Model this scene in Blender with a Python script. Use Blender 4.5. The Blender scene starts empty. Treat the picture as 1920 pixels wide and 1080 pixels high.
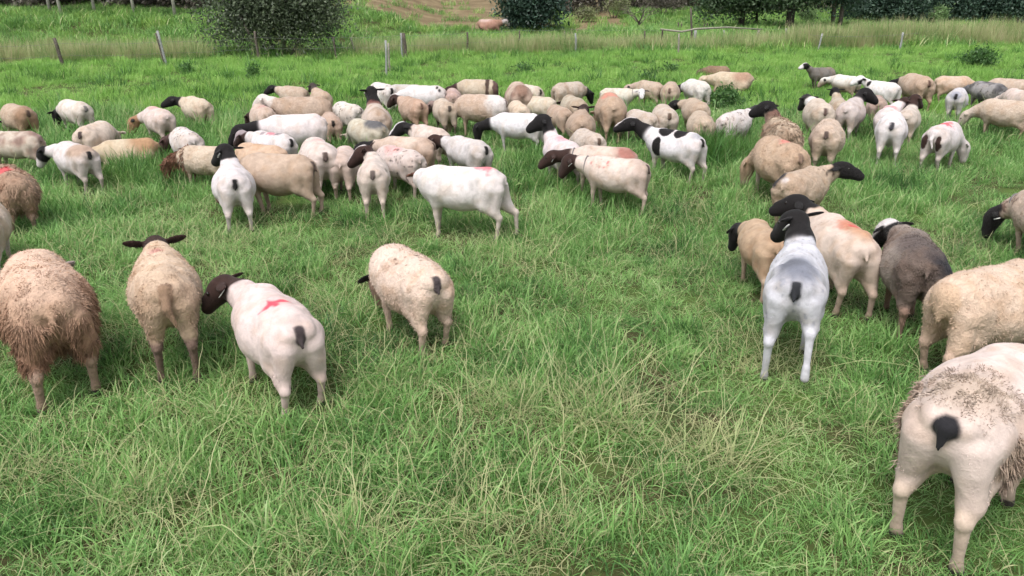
import bpy, math, random
import numpy as np
from mathutils import Vector, Matrix

random.seed(7)
RNG = np.random.default_rng(7)
SC = bpy.context.scene
COL = SC.collection
R = math.radians

# ------------------------------------------------------------------ camera
FPX = 1500.0                      # focal length in pixels of the 1920 x 1080 frame
CAM_H = 2.7
Q_ = 1.227                        # layout factor of the far terrain
PITCH = math.atan2(580.0, FPX)    # horizon lies 40 px above the top edge
cam_d = bpy.data.cameras.new('camera')
cam_d.sensor_width = 36.0
cam_d.lens = 36.0 * FPX / 1920.0
cam_d.clip_start = 0.05
cam_d.clip_end = 2000.0
cam = bpy.data.objects.new('camera', cam_d)
cam.location = (0, 0, CAM_H)
cam.rotation_euler = (math.pi / 2 - PITCH, 0, 0)
COL.objects.link(cam)
SC.camera = cam

# ------------------------------------------------------------------ sky, sun, exposure (bright overcast)
SUN_EL, SUN_AZ = 62.0, 205.0      # azimuth clockwise from +Y; high, from behind the camera's left
world = bpy.data.worlds.new('World')
SC.world = world
world.use_nodes = True
wn = world.node_tree.nodes
wl = world.node_tree.links
wn.clear()
sky = wn.new('ShaderNodeTexSky')
sky.sky_type = 'NISHITA'
sky.sun_disc = False
sky.sun_elevation = R(SUN_EL)
sky.sun_rotation = R(SUN_AZ)
sky.dust_density = 4.0
sky.air_density = 1.0
hs = wn.new('ShaderNodeHueSaturation')
hs.inputs['Saturation'].default_value = 0.22      # cloud cover: the dome is nearly white
bg = wn.new('ShaderNodeBackground')
bg.inputs['Strength'].default_value = 0.15
wo = wn.new('ShaderNodeOutputWorld')
wl.new(sky.outputs[0], hs.inputs['Color'])
wl.new(hs.outputs[0], bg.inputs['Color'])
wl.new(bg.outputs[0], wo.inputs['Surface'])

sun_d = bpy.data.lights.new('sun', 'SUN')
sun_d.energy = 1.35
sun_d.angle = R(22)
sun_d.color = (1.0, 0.965, 0.91)
sun = bpy.data.objects.new('sun', sun_d)
az, el = R(SUN_AZ), R(SUN_EL)
to_sun = Vector((math.sin(az) * math.cos(el), math.cos(az) * math.cos(el), math.sin(el)))
sun.rotation_euler = to_sun.to_track_quat('Z', 'Y').to_euler()
COL.objects.link(sun)

SC.view_settings.view_transform = 'Standard'
SC.view_settings.look = 'None'
SC.view_settings.gamma = 1.0
SC.view_settings.exposure = 0.68
SC.view_settings.use_curve_mapping = False
SC.cycles.use_adaptive_sampling = True
SC.cycles.adaptive_threshold = 0.03
SC.cycles.max_bounces = 4
SC.cycles.diffuse_bounces = 2
SC.cycles.glossy_bounces = 2
SC.cycles.transmission_bounces = 3
SC.cycles.caustics_reflective = False
SC.cycles.caustics_refractive = False
try:
    SC.cycles.use_denoising = True
    SC.cycles.denoiser = 'OPENIMAGEDENOISE'
except Exception:
    pass

# ------------------------------------------------------------------ small tools
def _hash(ix, iy, iz, seed):
    n = (ix.astype(np.int64) * 374761393 + iy.astype(np.int64) * 668265263 +
         iz.astype(np.int64) * 2147483647 + seed * 144665) & 0xffffffff
    n = ((n ^ (n >> 13)) * 1274126177) & 0xffffffff
    n = (n ^ (n >> 16)) & 0xffff
    return n.astype(np.float32) / 65535.0

def vnoise(P, freq, seed=0):
    """smooth value noise in 0..1 at points P (n,3)"""
    Q = np.asarray(P, np.float32) * freq
    I = np.floor(Q)
    F = Q - I
    F = F * F * (3 - 2 * F)
    ix, iy, iz = I[:, 0], I[:, 1], I[:, 2]
    out = 0
    for dx in (0, 1):
        wx = F[:, 0] if dx else 1 - F[:, 0]
        for dy in (0, 1):
            wy = F[:, 1] if dy else 1 - F[:, 1]
            for dz in (0, 1):
                wz = F[:, 2] if dz else 1 - F[:, 2]
                out = out + wx * wy * wz * _hash(ix + dx, iy + dy, iz + dz, seed)
    return out

def sstep(a, b, x):
    t = np.clip((x - a) / (b - a), 0, 1)
    return t * t * (3 - 2 * t)

def np_mesh(name, V, quads=None, tris=None, smooth=True):
    me = bpy.data.meshes.new(name)
    V = np.asarray(V, np.float32)
    nq = 0 if quads is None else len(quads)
    nt = 0 if tris is None else len(tris)
    me.vertices.add(len(V))
    me.vertices.foreach_set('co', V.ravel())
    me.loops.add(nq * 4 + nt * 3)
    idx = []
    if nq: idx.append(np.asarray(quads, np.int32).ravel())
    if nt: idx.append(np.asarray(tris, np.int32).ravel())
    me.loops.foreach_set('vertex_index', np.concatenate(idx))
    me.polygons.add(nq + nt)
    st = np.concatenate([np.arange(nq) * 4, nq * 4 + np.arange(nt) * 3]).astype(np.int32)
    me.polygons.foreach_set('loop_start', st)
    if smooth:
        me.polygons.foreach_set('use_smooth', np.ones(nq + nt, bool))
    me.update(calc_edges=True)
    return me

def set_col(me, C, name='Col'):
    a = me.attributes.new(name, 'FLOAT_COLOR', 'POINT')
    C4 = np.ones((len(C), 4), np.float32)
    C4[:, :3] = C
    a.data.foreach_set('color', C4.ravel())

def set_float(me, name, F):
    a = me.attributes.new(name, 'FLOAT', 'POINT')
    a.data.foreach_set('value', np.asarray(F, np.float32))

def link(name, data, parent=None, mat=None):
    o = bpy.data.objects.new(name, data)
    COL.objects.link(o)
    if parent is not None:
        o.parent = parent
    if mat is not None and data is not None and not data.materials:
        data.materials.append(mat)
    return o

def tag(o, label=None, cat=None, group=None, kind=None):
    if label: o['label'] = label
    if cat: o['category'] = cat
    if group: o['group'] = group
    if kind: o['kind'] = kind
    return o

class MB:
    """collects tubes and boxes into one mesh"""
    def __init__(s): s.v, s.f = [], []
    def tube(s, pts, rad, n=6, cap=True):
        pts = [Vector(p) for p in pts]
        base = len(s.v)
        for i, p in enumerate(pts):
            d = (pts[min(i + 1, len(pts) - 1)] - pts[max(i - 1, 0)]).normalized()
            a = d.orthogonal().normalized() if i == 0 else (a - d * a.dot(d)).normalized()
            b = d.cross(a)
            r = rad[i] if isinstance(rad, (list, tuple)) else rad
            for k in range(n):
                t = 2 * math.pi * k / n
                s.v.append(tuple(p + a * (r * math.cos(t)) + b * (r * math.sin(t))))
        for i in range(len(pts) - 1):
            for k in range(n):
                q = base + i * n
                s.f.append((q + k, q + (k + 1) % n, q + n + (k + 1) % n, q + n + k))
        if cap:
            s.f.append(tuple(base + k for k in range(n))[::-1])
            q = base + (len(pts) - 1) * n
            s.f.append(tuple(q + k for k in range(n)))
        return s
    def build(s, name, mat, parent=None, smooth=True):
        me = bpy.data.meshes.new(name)
        me.from_pydata(s.v, [], s.f)
        if smooth:
            me.polygons.foreach_set('use_smooth', np.ones(len(s.f), bool))
        me.materials.append(mat)
        return link(name, me, parent)

# ------------------------------------------------------------------ terrain and picking points on it
def rise(x, y):
    x = np.asarray(x, float) / Q_; y = np.asarray(y, float) / Q_
    h = 0.03 * np.sin(x * 0.9 + 0.5) * np.sin(y * 0.7) + 0.02 * np.sin(x * 0.37 + y * 0.53)
    h = h + 0.05 * np.maximum(y - 42, 0)
    bank = sstep(27, 36, y) * (1 - sstep(-7.5, -4.0, x - 0.02 * y))
    h = h + 0.75 * bank
    slope = np.maximum(y - 33, 0) * 0.062 * sstep(-10, -6.5, x) * (1 - sstep(0.5, 3.5, x))
    h = h + np.minimum(slope, 2.5)
    return h * Q_

def ray(u, v):
    c, s = math.cos(PITCH), math.sin(PITCH)
    dx, dy = (u - 960) / FPX, (540 - v) / FPX
    d = np.array([dx, c + dy * s, -s + dy * c])
    return d / np.linalg.norm(d)

def at(u, v, h=0.0):
    """point of the terrain (raised by h) seen at pixel (u, v) of the photograph"""
    d = ray(u, v)
    z = h
    for _ in range(40):
        t = min((CAM_H - z) / max(-d[2], .012), 110.0)
        p = np.array([0, 0, CAM_H]) + d * t
        zn = float(rise(p[0], p[1])) + h
        if abs(zn - z) < .002: break
        z = z * .5 + zn * .5
    p[2] = zn
    return p

def depth_px(p):
    """pixels per metre (1920 frame) at point p"""
    c, s = math.cos(PITCH), math.sin(PITCH)
    z = p[1] * c + (CAM_H - p[2]) * s
    return FPX / z

# ------------------------------------------------------------------ materials
def mat_new(name):
    m = bpy.data.materials.new(name)
    m.use_nodes = True
    nt = m.node_tree
    b = nt.nodes['Principled BSDF']
    return m, nt, b

def simple(name, col, rough=0.8, var=0.25, scale=8.0, bump=0.3):
    m, nt, b = mat_new(name)
    tc = nt.nodes.new('ShaderNodeTexCoord')
    n = nt.nodes.new('ShaderNodeTexNoise')
    n.inputs['Scale'].default_value = scale
    n.inputs['Detail'].default_value = 5
    nt.links.new(tc.outputs['Object'], n.inputs['Vector'])
    r = nt.nodes.new('ShaderNodeValToRGB')
    r.color_ramp.elements[0].position = 0.3
    r.color_ramp.elements[1].position = 0.7
    r.color_ramp.elements[0].color = tuple(c * (1 - var) for c in col) + (1,)
    r.color_ramp.elements[1].color = tuple(min(1, c * (1 + var)) for c in col) + (1,)
    nt.links.new(n.outputs['Fac'], r.inputs['Fac'])
    nt.links.new(r.outputs['Color'], b.inputs['Base Color'])
    b.inputs['Roughness'].default_value = rough
    b.inputs['Specular IOR Level'].default_value = 0.25
    if bump:
        bp = nt.nodes.new('ShaderNodeBump')
        bp.inputs['Strength'].default_value = bump
        bp.inputs['Distance'].default_value = 0.02
        nt.links.new(n.outputs['Fac'], bp.inputs['Height'])
        nt.links.new(bp.outputs['Normal'], b.inputs['Normal'])
    return m

def coat_mat(name, scale, strength, dist, fine, stretch=(1, 1, 1)):
    """animal coat: pattern from the Col attribute, fine hair relief from noise"""
    m, nt, b = mat_new(name)
    N, L = nt.nodes, nt.links
    at_ = N.new('ShaderNodeAttribute'); at_.attribute_name = 'Col'
    tc = N.new('ShaderNodeTexCoord')
    mp = N.new('ShaderNodeMapping'); mp.inputs['Scale'].default_value = stretch
    L.new(tc.outputs['Object'], mp.inputs['Vector'])
    n1 = N.new('ShaderNodeTexNoise'); n1.inputs['Scale'].default_value = scale; n1.inputs['Detail'].default_value = 4
    n1.inputs['Distortion'].default_value = 0.6
    n2 = N.new('ShaderNodeTexNoise'); n2.inputs['Scale'].default_value = fine; n2.inputs['Detail'].default_value = 3
    L.new(mp.outputs[0], n1.inputs['Vector']); L.new(mp.outputs[0], n2.inputs['Vector'])
    add = N.new('ShaderNodeMath'); add.operation = 'MULTIPLY_ADD'
    L.new(n2.outputs['Fac'], add.inputs[0]); add.inputs[1].default_value = 0.35
    L.new(n1.outputs['Fac'], add.inputs[2])
    mr = N.new('ShaderNodeMapRange')
    mr.inputs['From Min'].default_value = 0.45; mr.inputs['From Max'].default_value = 0.95
    mr.inputs['To Min'].default_value = 0.84; mr.inputs['To Max'].default_value = 1.12
    L.new(add.outputs[0], mr.inputs['Value'])
    mul = N.new('ShaderNodeVectorMath'); mul.operation = 'SCALE'
    L.new(at_.outputs['Color'], mul.inputs[0]); L.new(mr.outputs[0], mul.inputs['Scale'])
    L.new(mul.outputs[0], b.inputs['Base Color'])
    bp = N.new('ShaderNodeBump'); bp.inputs['Strength'].default_value = strength; bp.inputs['Distance'].default_value = dist
    L.new(add.outputs[0], bp.inputs['Height']); L.new(bp.outputs[0], b.inputs['Normal'])
    b.inputs['Roughness'].default_value = 0.85
    b.inputs['Specular IOR Level'].default_value = 0.15
    b.inputs['Sheen Weight'].default_value = 0.06
    b.inputs['Sheen Roughness'].default_value = 0.5
    return m

M_COAT = coat_mat('short_coat', 17, 0.45, 0.015, 110)
M_WOOL = coat_mat('woolly_coat', 30, 0.65, 0.022, 80)
M_CURL = coat_mat('lock_wool', 20, 0.6, 0.02, 60)
M_EYE, _nt, _b = mat_new('eye_dark')
_b.inputs['Base Color'].default_value = (0.012, 0.008, 0.006, 1); _b.inputs['Roughness'].default_value = 0.12
M_TAG = simple('tag_plastic', (0.75, 0.75, 0.72), 0.45, 0.05, 20, 0)
M_ROPE = simple('collar_strap', (0.16, 0.15, 0.15), 0.8, 0.3, 40, 0.3)

# ------------------------------------------------------------------ the sheep: a smooth-union distance field, meshed by surface nets
def rotm(yaw, pitch):
    """unit vector from yaw (left +) and pitch (up +) in degrees, forward = +X"""
    y, p = R(yaw), R(pitch)
    return np.array([math.cos(p) * math.cos(y), math.cos(p) * math.sin(y), math.sin(p)])

def unit(v):
    v = np.asarray(v, float)
    return v / np.linalg.norm(v)

def sheep_prims(p):
    """list of (group, k, kind, data); kinds: 'e' ellipsoid (centre, radii, frame), 'c' cone (a, b, ra, rb)"""
    f = p.get('fat', 1.06)
    w = p.get('wool', 0.0)
    lg = p.get('leg', 1.0) * 1.05
    P = []
    E = lambda g, k, c, r, fr=None: P.append((g, k, 'e', (np.array(c, float), np.array(r, float), fr)))
    C = lambda g, k, a, b, ra, rb: P.append((g, k, 'c', (np.array(a, float), np.array(b, float), ra, rb)))
    bz = 0.47 + 0.30 * (lg - 1)                       # barrel height follows leg length
    lie = p.get('lie', False)
    if lie: bz = 0.26
    E('body', .07, (0.02, 0, bz), (.41 + w, .205 * f + w, .200 + w))
    E('body', .07, (-.03, 0, bz - .05), (.33 + w, .215 * f + w, .185 * f + w))
    E('body', .07, (.27, 0, bz), (.19 + w, .155 + w, .19 + w))
    E('body', .07, (-.285, 0, bz + .035), (.185 + w, .152 * (0.6 + 0.4 * f) + w, .172 + w))
    C('body', .06, (.26, 0, bz + .125), (-.30, 0, bz + .125), .075 + w, .075 + w)
    # legs
    sp = p.get('splay', 1.0)
    st = p.get('step', (0, 0, 0, 0))                  # forward shift of foot: front L, front R, hind L, hind R
    lift = p.get('lift', (0, 0, 0, 0))
    if lie:
        for s in (1, -1):
            C('leg', .03, (-.28, .14 * s, .2), (-.10, .20 * s, .07), .11, .05)
            C('leg', .03, (-.10, .20 * s, .07), (-.26, .23 * s, .035), .04, .03)
            C('leg', .03, (.28, .10 * s, .2), (.42, .12 * s, .05), .08, .035)
    else:
        for i, s in ((2, 1), (3, -1)):
            dx, lz = st[i], lift[i]
            yf = (.105 * sp) * s
            hip = (-.33, .085 * s, bz + .02)
            stif = (-.27 + dx * .45, (.098 + .02 * (sp - 1)) * s, .335 * lg + lz * .3)
            hock = (-.435 + dx * .75, yf * .97, .215 * lg + lz * .8)
            fet = (-.405 + dx - lz * .5, yf, .065 + lz)
            hoof = (-.385 + dx - lz * .7, yf, .012 + lz * .9)
            C('body', .045, hip, stif, .112 + w * .6, .086 + w * .5)
            C('body', .022, (-.405, .086 * s, bz - .005), (-.395 + dx * .5, .100 * sp * s, .275 * lg + lz * .4), .084 + w * .6, .050 + w * .4)
            C('leg', .035, stif, hock, .074, .036)
            C('leg', .012, hock, fet, .030, .0205)
            E('leg', .012, (hock[0] - .008, hock[1], hock[2]), (.031, .025, .036))
            C('leg', .012, fet, hoof, .026, .030)
        for i, s in ((0, 1), (1, -1)):
            dx, lz = st[i], lift[i]
            yf = .095 * (.5 + .5 * sp) * s
            sh = (.25, .10 * s, bz - .04)
            kn = (.275 + dx * .55, yf, .215 * lg + lz * .7)
            fet = (.265 + dx, yf, .06 + lz)
            hoof = (.28 + dx, yf, .012 + lz)
            C('body', .05, sh, (.265 + dx * .25, .10 * s, .33 * lg), .095 + w * .5, .055)
            C('leg', .035, (.265 + dx * .25, .10 * s, .34 * lg), kn, .052, .033)
            C('leg', .015, kn, fet, .031, .022)
            C('leg', .012, fet, hoof, .025, .030)
    if not lie:
        for s in (1, -1):                              # hook and pin bones
            C('body', .05, (-.20, .105 * s, bz + .125), (-.16, .12 * s, bz + .10), .045 + w, .045 + w)
            C('body', .045, (-.43, .055 * s, bz + .095), (-.40, .06 * s, bz + .10), .045 + w, .05 + w)
            C('body', .05, (.24, .06 * s, bz + .15), (.26, .11 * s, bz + .02), .05 + w, .07 + w)
    if p.get('udder', False):
        E('body', .03, (-.27, 0, bz - .20), (.09, .085, .075))
    # neck and head
    ny, npt = p.get('neck', (0, -42))
    hy, hp = p.get('head', (0, -68))
    L = p.get('neck_len', .34) * 1.06
    hs_ = p.get('head_size', 1.27); hl_ = hs_ * .93
    B = np.array((.33, 0, bz + .05))
    d1, d2 = rotm(ny * .5, npt * .85), rotm(ny, npt)
    mid = B + d1 * L * .5
    poll = mid + d2 * L * .5
    hd = rotm(hy, hp)
    C('body', .07, B, mid, .135 + w * .8, .100 + w * .6)
    C('neck', .05, mid, poll, .099 + w * .5, .076 + w * .3)
    side = unit(np.cross((0, 0, 1), hd)); up = np.cross(hd, side)
    fr = np.stack([hd, side, up])
    E('head', .035, poll + hd * .045 * hl_ + up * .003, (.105 * hl_, .069 * hs_, .080 * hs_), fr)
    C('head', .03, poll + hd * .07 * hl_ - up * .012, poll + hd * .200 * hl_ - up * .034, .064 * hs_, .043 * hs_)
    E('head', .02, poll + hd * .12 * hl_ + up * .022, (.085 * hl_, .032 * hs_, .034 * hs_), fr)
    er = p.get('ear', 0.0)                              # 0 = sideways, + forward
    for s in (1, -1):
        ed = unit(side * s * .92 - up * p.get('droop', .32) + hd * (er - .25))
        e0 = poll + side * s * .058 * hs_ + up * .034
        e2 = unit(np.cross(ed, up)); e3 = np.cross(ed, e2)
        th = max(.012, p.get('vox', .012) * .72)
        E('ear', .014, e0 + ed * .074, (.090, .040, th), np.stack([ed, e2, e3]))
    # tail
    tl = p.get('tail', 'stub')
    tz = bz + .115
    if tl == 'stub':
        C('tail', .025, (-.450 - w, 0, tz + .0), (-.510 - w, .006, tz - .080), .026, .011)
    elif tl == 'long':
        C('tail', .025, (-.455 - w, 0, tz + .02), (-.515 - w, .01, tz - .09), .036, .026)
        C('tail', .015, (-.515 - w, .01, tz - .09), (-.52 - w, -.03, tz - .21), .026, .014)
    elif tl == 'wedge':
        E('tail', .02, (-.470 - w, 0, tz - .020), (.040, .042, .030))
        C('tail', .02, (-.490 - w, 0, tz - .03), (-.512 - w, .004, tz - .105), .028, .009)
    elif tl == 'fat':
        E('tail', .05, (-.47 - w, 0, tz - .05), (.065, .085, .10))
        C('tail', .02, (-.50 - w, 0, tz - .10), (-.515 - w, -.005, tz - .17), .035, .014)
    info = dict(bz=bz, poll=poll, hd=hd, side=side, up=up, mid=mid, B=B, w=w)
    return P, info

def prim_d(pr, X):
    _, _, kind, d = pr
    if kind == 'e':
        c, r, fr = d
        q = X - c.astype(np.float32)
        if fr is not None:
            q = q @ fr.T.astype(np.float32)
        r = r.astype(np.float32)
        k0 = np.sqrt(((q / r) ** 2).sum(-1)) + 1e-6
        k1 = np.sqrt(((q / (r * r)) ** 2).sum(-1)) + 1e-6
        return k0 * (k0 - 1) / k1
    a, b, ra, rb = d
    ba = (b - a).astype(np.float32)
    pa = X - a.astype(np.float32)
    t = np.clip((pa @ ba) / float(ba @ ba), 0, 1)
    q = pa - t[..., None] * ba
    return np.sqrt((q * q).sum(-1)) - (ra + (rb - ra) * t)

def prim_box(pr):
    _, k, kind, d = pr
    if kind == 'e':
        c, r, fr = d
        if fr is None: e = r
        else: e = np.sqrt(((fr * r[:, None]) ** 2).sum(0))
        return c - e, c + e
    a, b, ra, rb = d
    return np.minimum(a - ra, b - rb), np.maximum(a + ra, b + rb)

def smin(a, b, k):
    h = np.maximum(k - np.abs(a - b), 0) / k
    return np.minimum(a, b) - h * h * (k * .25)

def surface_nets(F, org, h):
    S = F < 0
    nx, ny, nz = F.shape
    acc = np.zeros((nx - 1, ny - 1, nz - 1, 3), np.float32)
    cnt = np.zeros((nx - 1, ny - 1, nz - 1), np.float32)
    cor = [(i, j, k) for i in (0, 1) for j in (0, 1) for k in (0, 1)]
    sub = lambda A, c: A[c[0]:nx - 1 + c[0], c[1]:ny - 1 + c[1], c[2]:nz - 1 + c[2]]
    nin = sum(sub(S, c).astype(np.int8) for c in cor)
    act = np.argwhere((nin > 0) & (nin < 8))
    ai, aj, ak = act.T
    fv = {c: F[ai + c[0], aj + c[1], ak + c[2]] for c in cor}
    A = np.zeros((len(act), 3), np.float32); n = np.zeros(len(act), np.float32)
    for c in cor:
        for ax in range(3):
            if c[ax]: continue
            e = list(c); e[ax] = 1; e = tuple(e)
            f0, f1 = fv[c], fv[e]
            x = (f0 < 0) != (f1 < 0)
            t = np.where(x, f0 / np.where(x, f0 - f1, 1), 0)
            pt = np.tile(np.array(c, np.float32), (len(act), 1))
            pt[:, ax] = t
            A += pt * x[:, None]; n += x
    V = (act + A / n[:, None]) * h + org
    idm = np.full((nx - 1, ny - 1, nz - 1), -1, np.int32)
    idm[ai, aj, ak] = np.arange(len(act))
    quads = []
    for ax in range(3):
        a0 = [slice(None)] * 3; a1 = [slice(None)] * 3
        a0[ax] = slice(0, -1); a1[ax] = slice(1, None)
        s0, s1 = S[tuple(a0)], S[tuple(a1)]
        for sgn in (0, 1):
            E_ = np.argwhere((s0 & ~s1) if sgn else (~s0 & s1))
            b1, b2 = (ax + 1) % 3, (ax + 2) % 3
            ok = (E_[:, b1] > 0) & (E_[:, b2] > 0) & (E_[:, b1] < idm.shape[b1]) & (E_[:, b2] < idm.shape[b2])
            E_ = E_[ok]
            q = []
            for o1, o2 in ((0, 0), (-1, 0), (-1, -1), (0, -1)):
                Z = E_.copy(); Z[:, b1] += o1; Z[:, b2] += o2
                q.append(idm[Z[:, 0], Z[:, 1], Z[:, 2]])
            q = np.stack(q, 1)
            quads.append(q[:, ::-1] if not sgn else q)
    Q = np.concatenate(quads)
    Q = Q[(Q >= 0).all(1)]
    return V.astype(np.float32), Q

def sheep_geometry(p):
    P, info = sheep_prims(p)
    h = p.get('vox', .014)
    bb = [prim_box(q) for q in P]
    lo = np.min([b[0] for b in bb], 0) - 3 * h
    hi = np.max([b[1] for b in bb], 0) + 3 * h
    n = np.ceil((hi - lo) / h).astype(int) + 1
    F = np.full(n, 1.0, np.float32)
    ax = [(lo[i] + np.arange(n[i]) * h).astype(np.float32) for i in range(3)]
    for q, (b0, b1) in zip(P, bb):
        m = q[1] + 2.5 * h
        i0 = np.maximum(np.floor((b0 - m - lo) / h).astype(int), 0)
        i1 = np.minimum(np.ceil((b1 + m - lo) / h).astype(int) + 1, n)
        X = np.stack(np.meshgrid(*[ax[k][i0[k]:i1[k]] for k in range(3)], indexing='ij'), -1)
        sl = tuple(slice(i0[k], i1[k]) for k in range(3))
        F[sl] = smin(F[sl], prim_d(q, X), q[1])
    V, Q = surface_nets(F, lo.astype(np.float32), h)
    # light relaxation of the net
    for _ in range(1):
        A = np.zeros_like(V); c = np.zeros(len(V), np.float32)
        for k in range(4):
            np.add.at(A, Q[:, k], V[Q[:, (k + 1) % 4]]); np.add.at(A, Q[:, k], V[Q[:, (k + 3) % 4]])
            np.add.at(c, Q[:, k], 2)
        V = V * .5 + (A / c[:, None]) * .5
    dist = {}
    for g in ('body', 'neck', 'head', 'ear', 'leg', 'tail'):
        ds = [prim_d(q, V) for q in P if q[0] == g]
        dist[g] = np.min(ds, 0) if ds else np.full(len(V), 9.0)
    return V, Q, dist, info

WHITE = (.53, .495, .47); CREAM = (.52, .445, .365); TAN = (.40, .305, .22); BROWN = (.16, .10, .065)
BLACK = (.012, .011, .011); DKBR = (.036, .020, .016); GREY = (.36, .36, .37); ORTAN = (.44, .28, .145)
PINK = (.56, .475, .42); RED = (.62, .06, .07); DKGREY = (.10, .10, .105)

def sheep_colours(V, dist, info, c, seed):
    """coat pattern in linear colour, per vertex"""
    n = len(V)
    base = np.array(c.get('coat', CREAM), np.float32)
    Cc = np.tile(base, (n, 1))
    bz = info['bz']
    n1 = vnoise(V, 5.0, seed)[:, None]; n2 = vnoise(V, 16.0, seed + 1)[:, None]; n3 = vnoise(V, 38.0, seed + 2)[:, None]
    mixc = lambda A, col, w: A * (1 - w) + np.array(col, np.float32) * w
    # soil staining of the fleece: uneven, more on rump and flanks of some animals
    st = c.get('stain', 0.25)
    stc = c.get('stain_col', (.30, .215, .145))
    w = np.clip((n1 - .38) * 2.2 + (n2 - .5) * .8, 0, 1) * st
    Cc = mixc(Cc, stc, w)
    # grease and grass stains: fine mottling everywhere, greyer along belly and hocks
    Cc = Cc * (1 - np.array((.08, .13, .19), np.float32) * np.clip((n2 - .45) * 2, 0, 1)) * (1 - .08 * np.clip((n3 - .5) * 2, 0, 1))
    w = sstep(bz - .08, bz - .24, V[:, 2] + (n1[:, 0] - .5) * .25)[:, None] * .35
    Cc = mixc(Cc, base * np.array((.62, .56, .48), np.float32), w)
    rd = c.get('rump_dirt', .22)
    if rd:
        w = sstep(-.10, -.42, V[:, 0])[:, None] * np.clip(.35 + n1 * .9, 0, 1) * rd
        Cc = mixc(Cc, c.get('rump_col', stc), w)
    sd = c.get('side_col', None)
    if sd is not None:                       # darker fleece low on the flanks
        w = sstep(bz + .07, bz - .12, V[:, 2])[:, None] * np.clip(.5 + n1 * .8, 0, 1)
        Cc = mixc(Cc, sd, w)
    if c.get('speck', 0):
        w = sstep(.66, .74, .55 * n3 + .45 * n2 + .10 * (c['speck'] - 1))
        ar = c.get('speck_area', None)
        if ar is not None:
            q = np.sqrt((((V - np.array(ar[:3])) / np.array(ar[3:6])) ** 2).sum(1))[:, None]
            w = w * sstep(1.15, .85, q)
        Cc = mixc(Cc, c.get('speck_col', (.10, .085, .08)), w * .9)
    for pt in c.get('patches', ()):
        q = np.sqrt((((V - np.array(pt[:3])) / np.array(pt[3:6])) ** 2).sum(1))[:, None]
        soft = pt[7] if len(pt) > 7 else .12
        q = q + (n2 - .5) * .35 + (n1 - .5) * .35
        Cc = mixc(Cc, pt[6], sstep(1 + soft, 1 - soft, q))
    # legs
    lc = c.get('legs', None)
    dl = dist['leg'] - np.minimum(dist['body'], dist['tail'])
    wl_ = sstep(.02, -.03, dl)[:, None]
    if lc is not None:
        Cc = mixc(Cc, lc, wl_)
    # mud on the lower legs, dark hooves
    Cc = mixc(Cc, (.16, .115, .08), wl_ * sstep(.22, .04, V[:, 2] + (n2[:, 0] - .5) * .1)[:, None] * .45)
    Cc = mixc(Cc, (.05, .042, .036), sstep(.042, .030, V[:, 2])[:, None] * wl_)
    # tail
    tc = c.get('tail', None)
    if tc is not None:
        wt = sstep(.018, -.008, dist['tail'] - np.minimum(dist['body'], dist['leg']))[:, None]
        Cc = mixc(Cc, tc, wt)
        if c.get('tail_spot', 0):
            r = c['tail_spot']
            q = np.sqrt(((V[:, 0] + .50 + info['w']) / .09) ** 2 + (V[:, 1] / (.030 * r)) ** 2 + ((V[:, 2] - bz - .062) / (.040 * r)) ** 2)[:, None]
            Cc = mixc(Cc, tc, sstep(1.15, .85, q + (n2 - .5) * .3))
    # neck and head
    ax = info['poll'] - info['B']; al = np.linalg.norm(ax)
    t = ((V - info['B']) @ (ax / al)) / al
    hn = np.minimum(np.minimum(dist['neck'], dist['head']), dist['ear'])
    isn = sstep(.035, .005, hn - dist['body'] * .6)[:, None] * sstep(.05, .02, hn)[:, None]
    hc = c.get('head', None)
    if hc is not None:
        nt_ = c.get('neck_t', .55)
        tt = t[:, None] + (n2 - .5) * .18
        hd_only = sstep(.02, -.005, np.minimum(dist['head'], dist['ear']) - dist['neck'])[:, None]
        w = np.maximum(sstep(nt_ - .05, nt_ + .05, tt) * isn, hd_only * isn)
        Cc = mixc(Cc, hc, w)
    if c.get('ears', None) is not None:
        w = (sstep(.012, -.006, dist['ear'] - np.minimum(dist['head'], dist['neck'])) * sstep(.02, .008, dist['ear']))[:, None]
        Cc = mixc(Cc, c['ears'], w)
    if c.get('blaze', None) is not None:      # stripe down the face
        rel = V - info['poll']
        s_, u_, f_ = rel @ info['side'], rel @ info['up'], rel @ info['hd']
        w = (sstep(.036, .024, np.abs(s_)) * sstep(.0, .03, u_) * sstep(-.06, -.02, f_))[:, None] * sstep(.03, .0, dist['head'])[:, None]
        Cc = mixc(Cc, c['blaze'], w)
    if c.get('muzzle', None) is not None:
        f_ = (V - info['poll']) @ info['hd']
        w = (sstep(.12, .16, f_) * sstep(.03, .0, dist['head']))[:, None]
        Cc = mixc(Cc, c['muzzle'], w)
    if c.get('crown', None) is not None:      # differently coloured top of the head and nape
        u_ = (V - info['poll']) @ info['up']
        w = (sstep(.0, .03, u_) * sstep(.04, .0, np.minimum(dist['head'], dist['neck'])))[:, None]
        Cc = mixc(Cc, c['crown'], w)
    # raddle: smeared red marking paint on the back
    for mk in c.get('red', ()):
        x, y, rx, ry, a = mk[:5]
        top = sstep(bz + .02, bz + .12, V[:, 2])
        q = np.sqrt(((V[:, 0] - x) / rx) ** 2 + ((V[:, 1] - y) / ry) ** 2)
        w = sstep(1.25, .55, q + (n3[:, 0] - .5) * .9 + (n2[:, 0] - .5) * .5) * top * a
        Cc = mixc(Cc, mk[5] if len(mk) > 5 else RED, w[:, None])
    return np.clip(Cc * np.array((1.03, .99, 1.04), np.float32), 0, 1)

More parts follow.
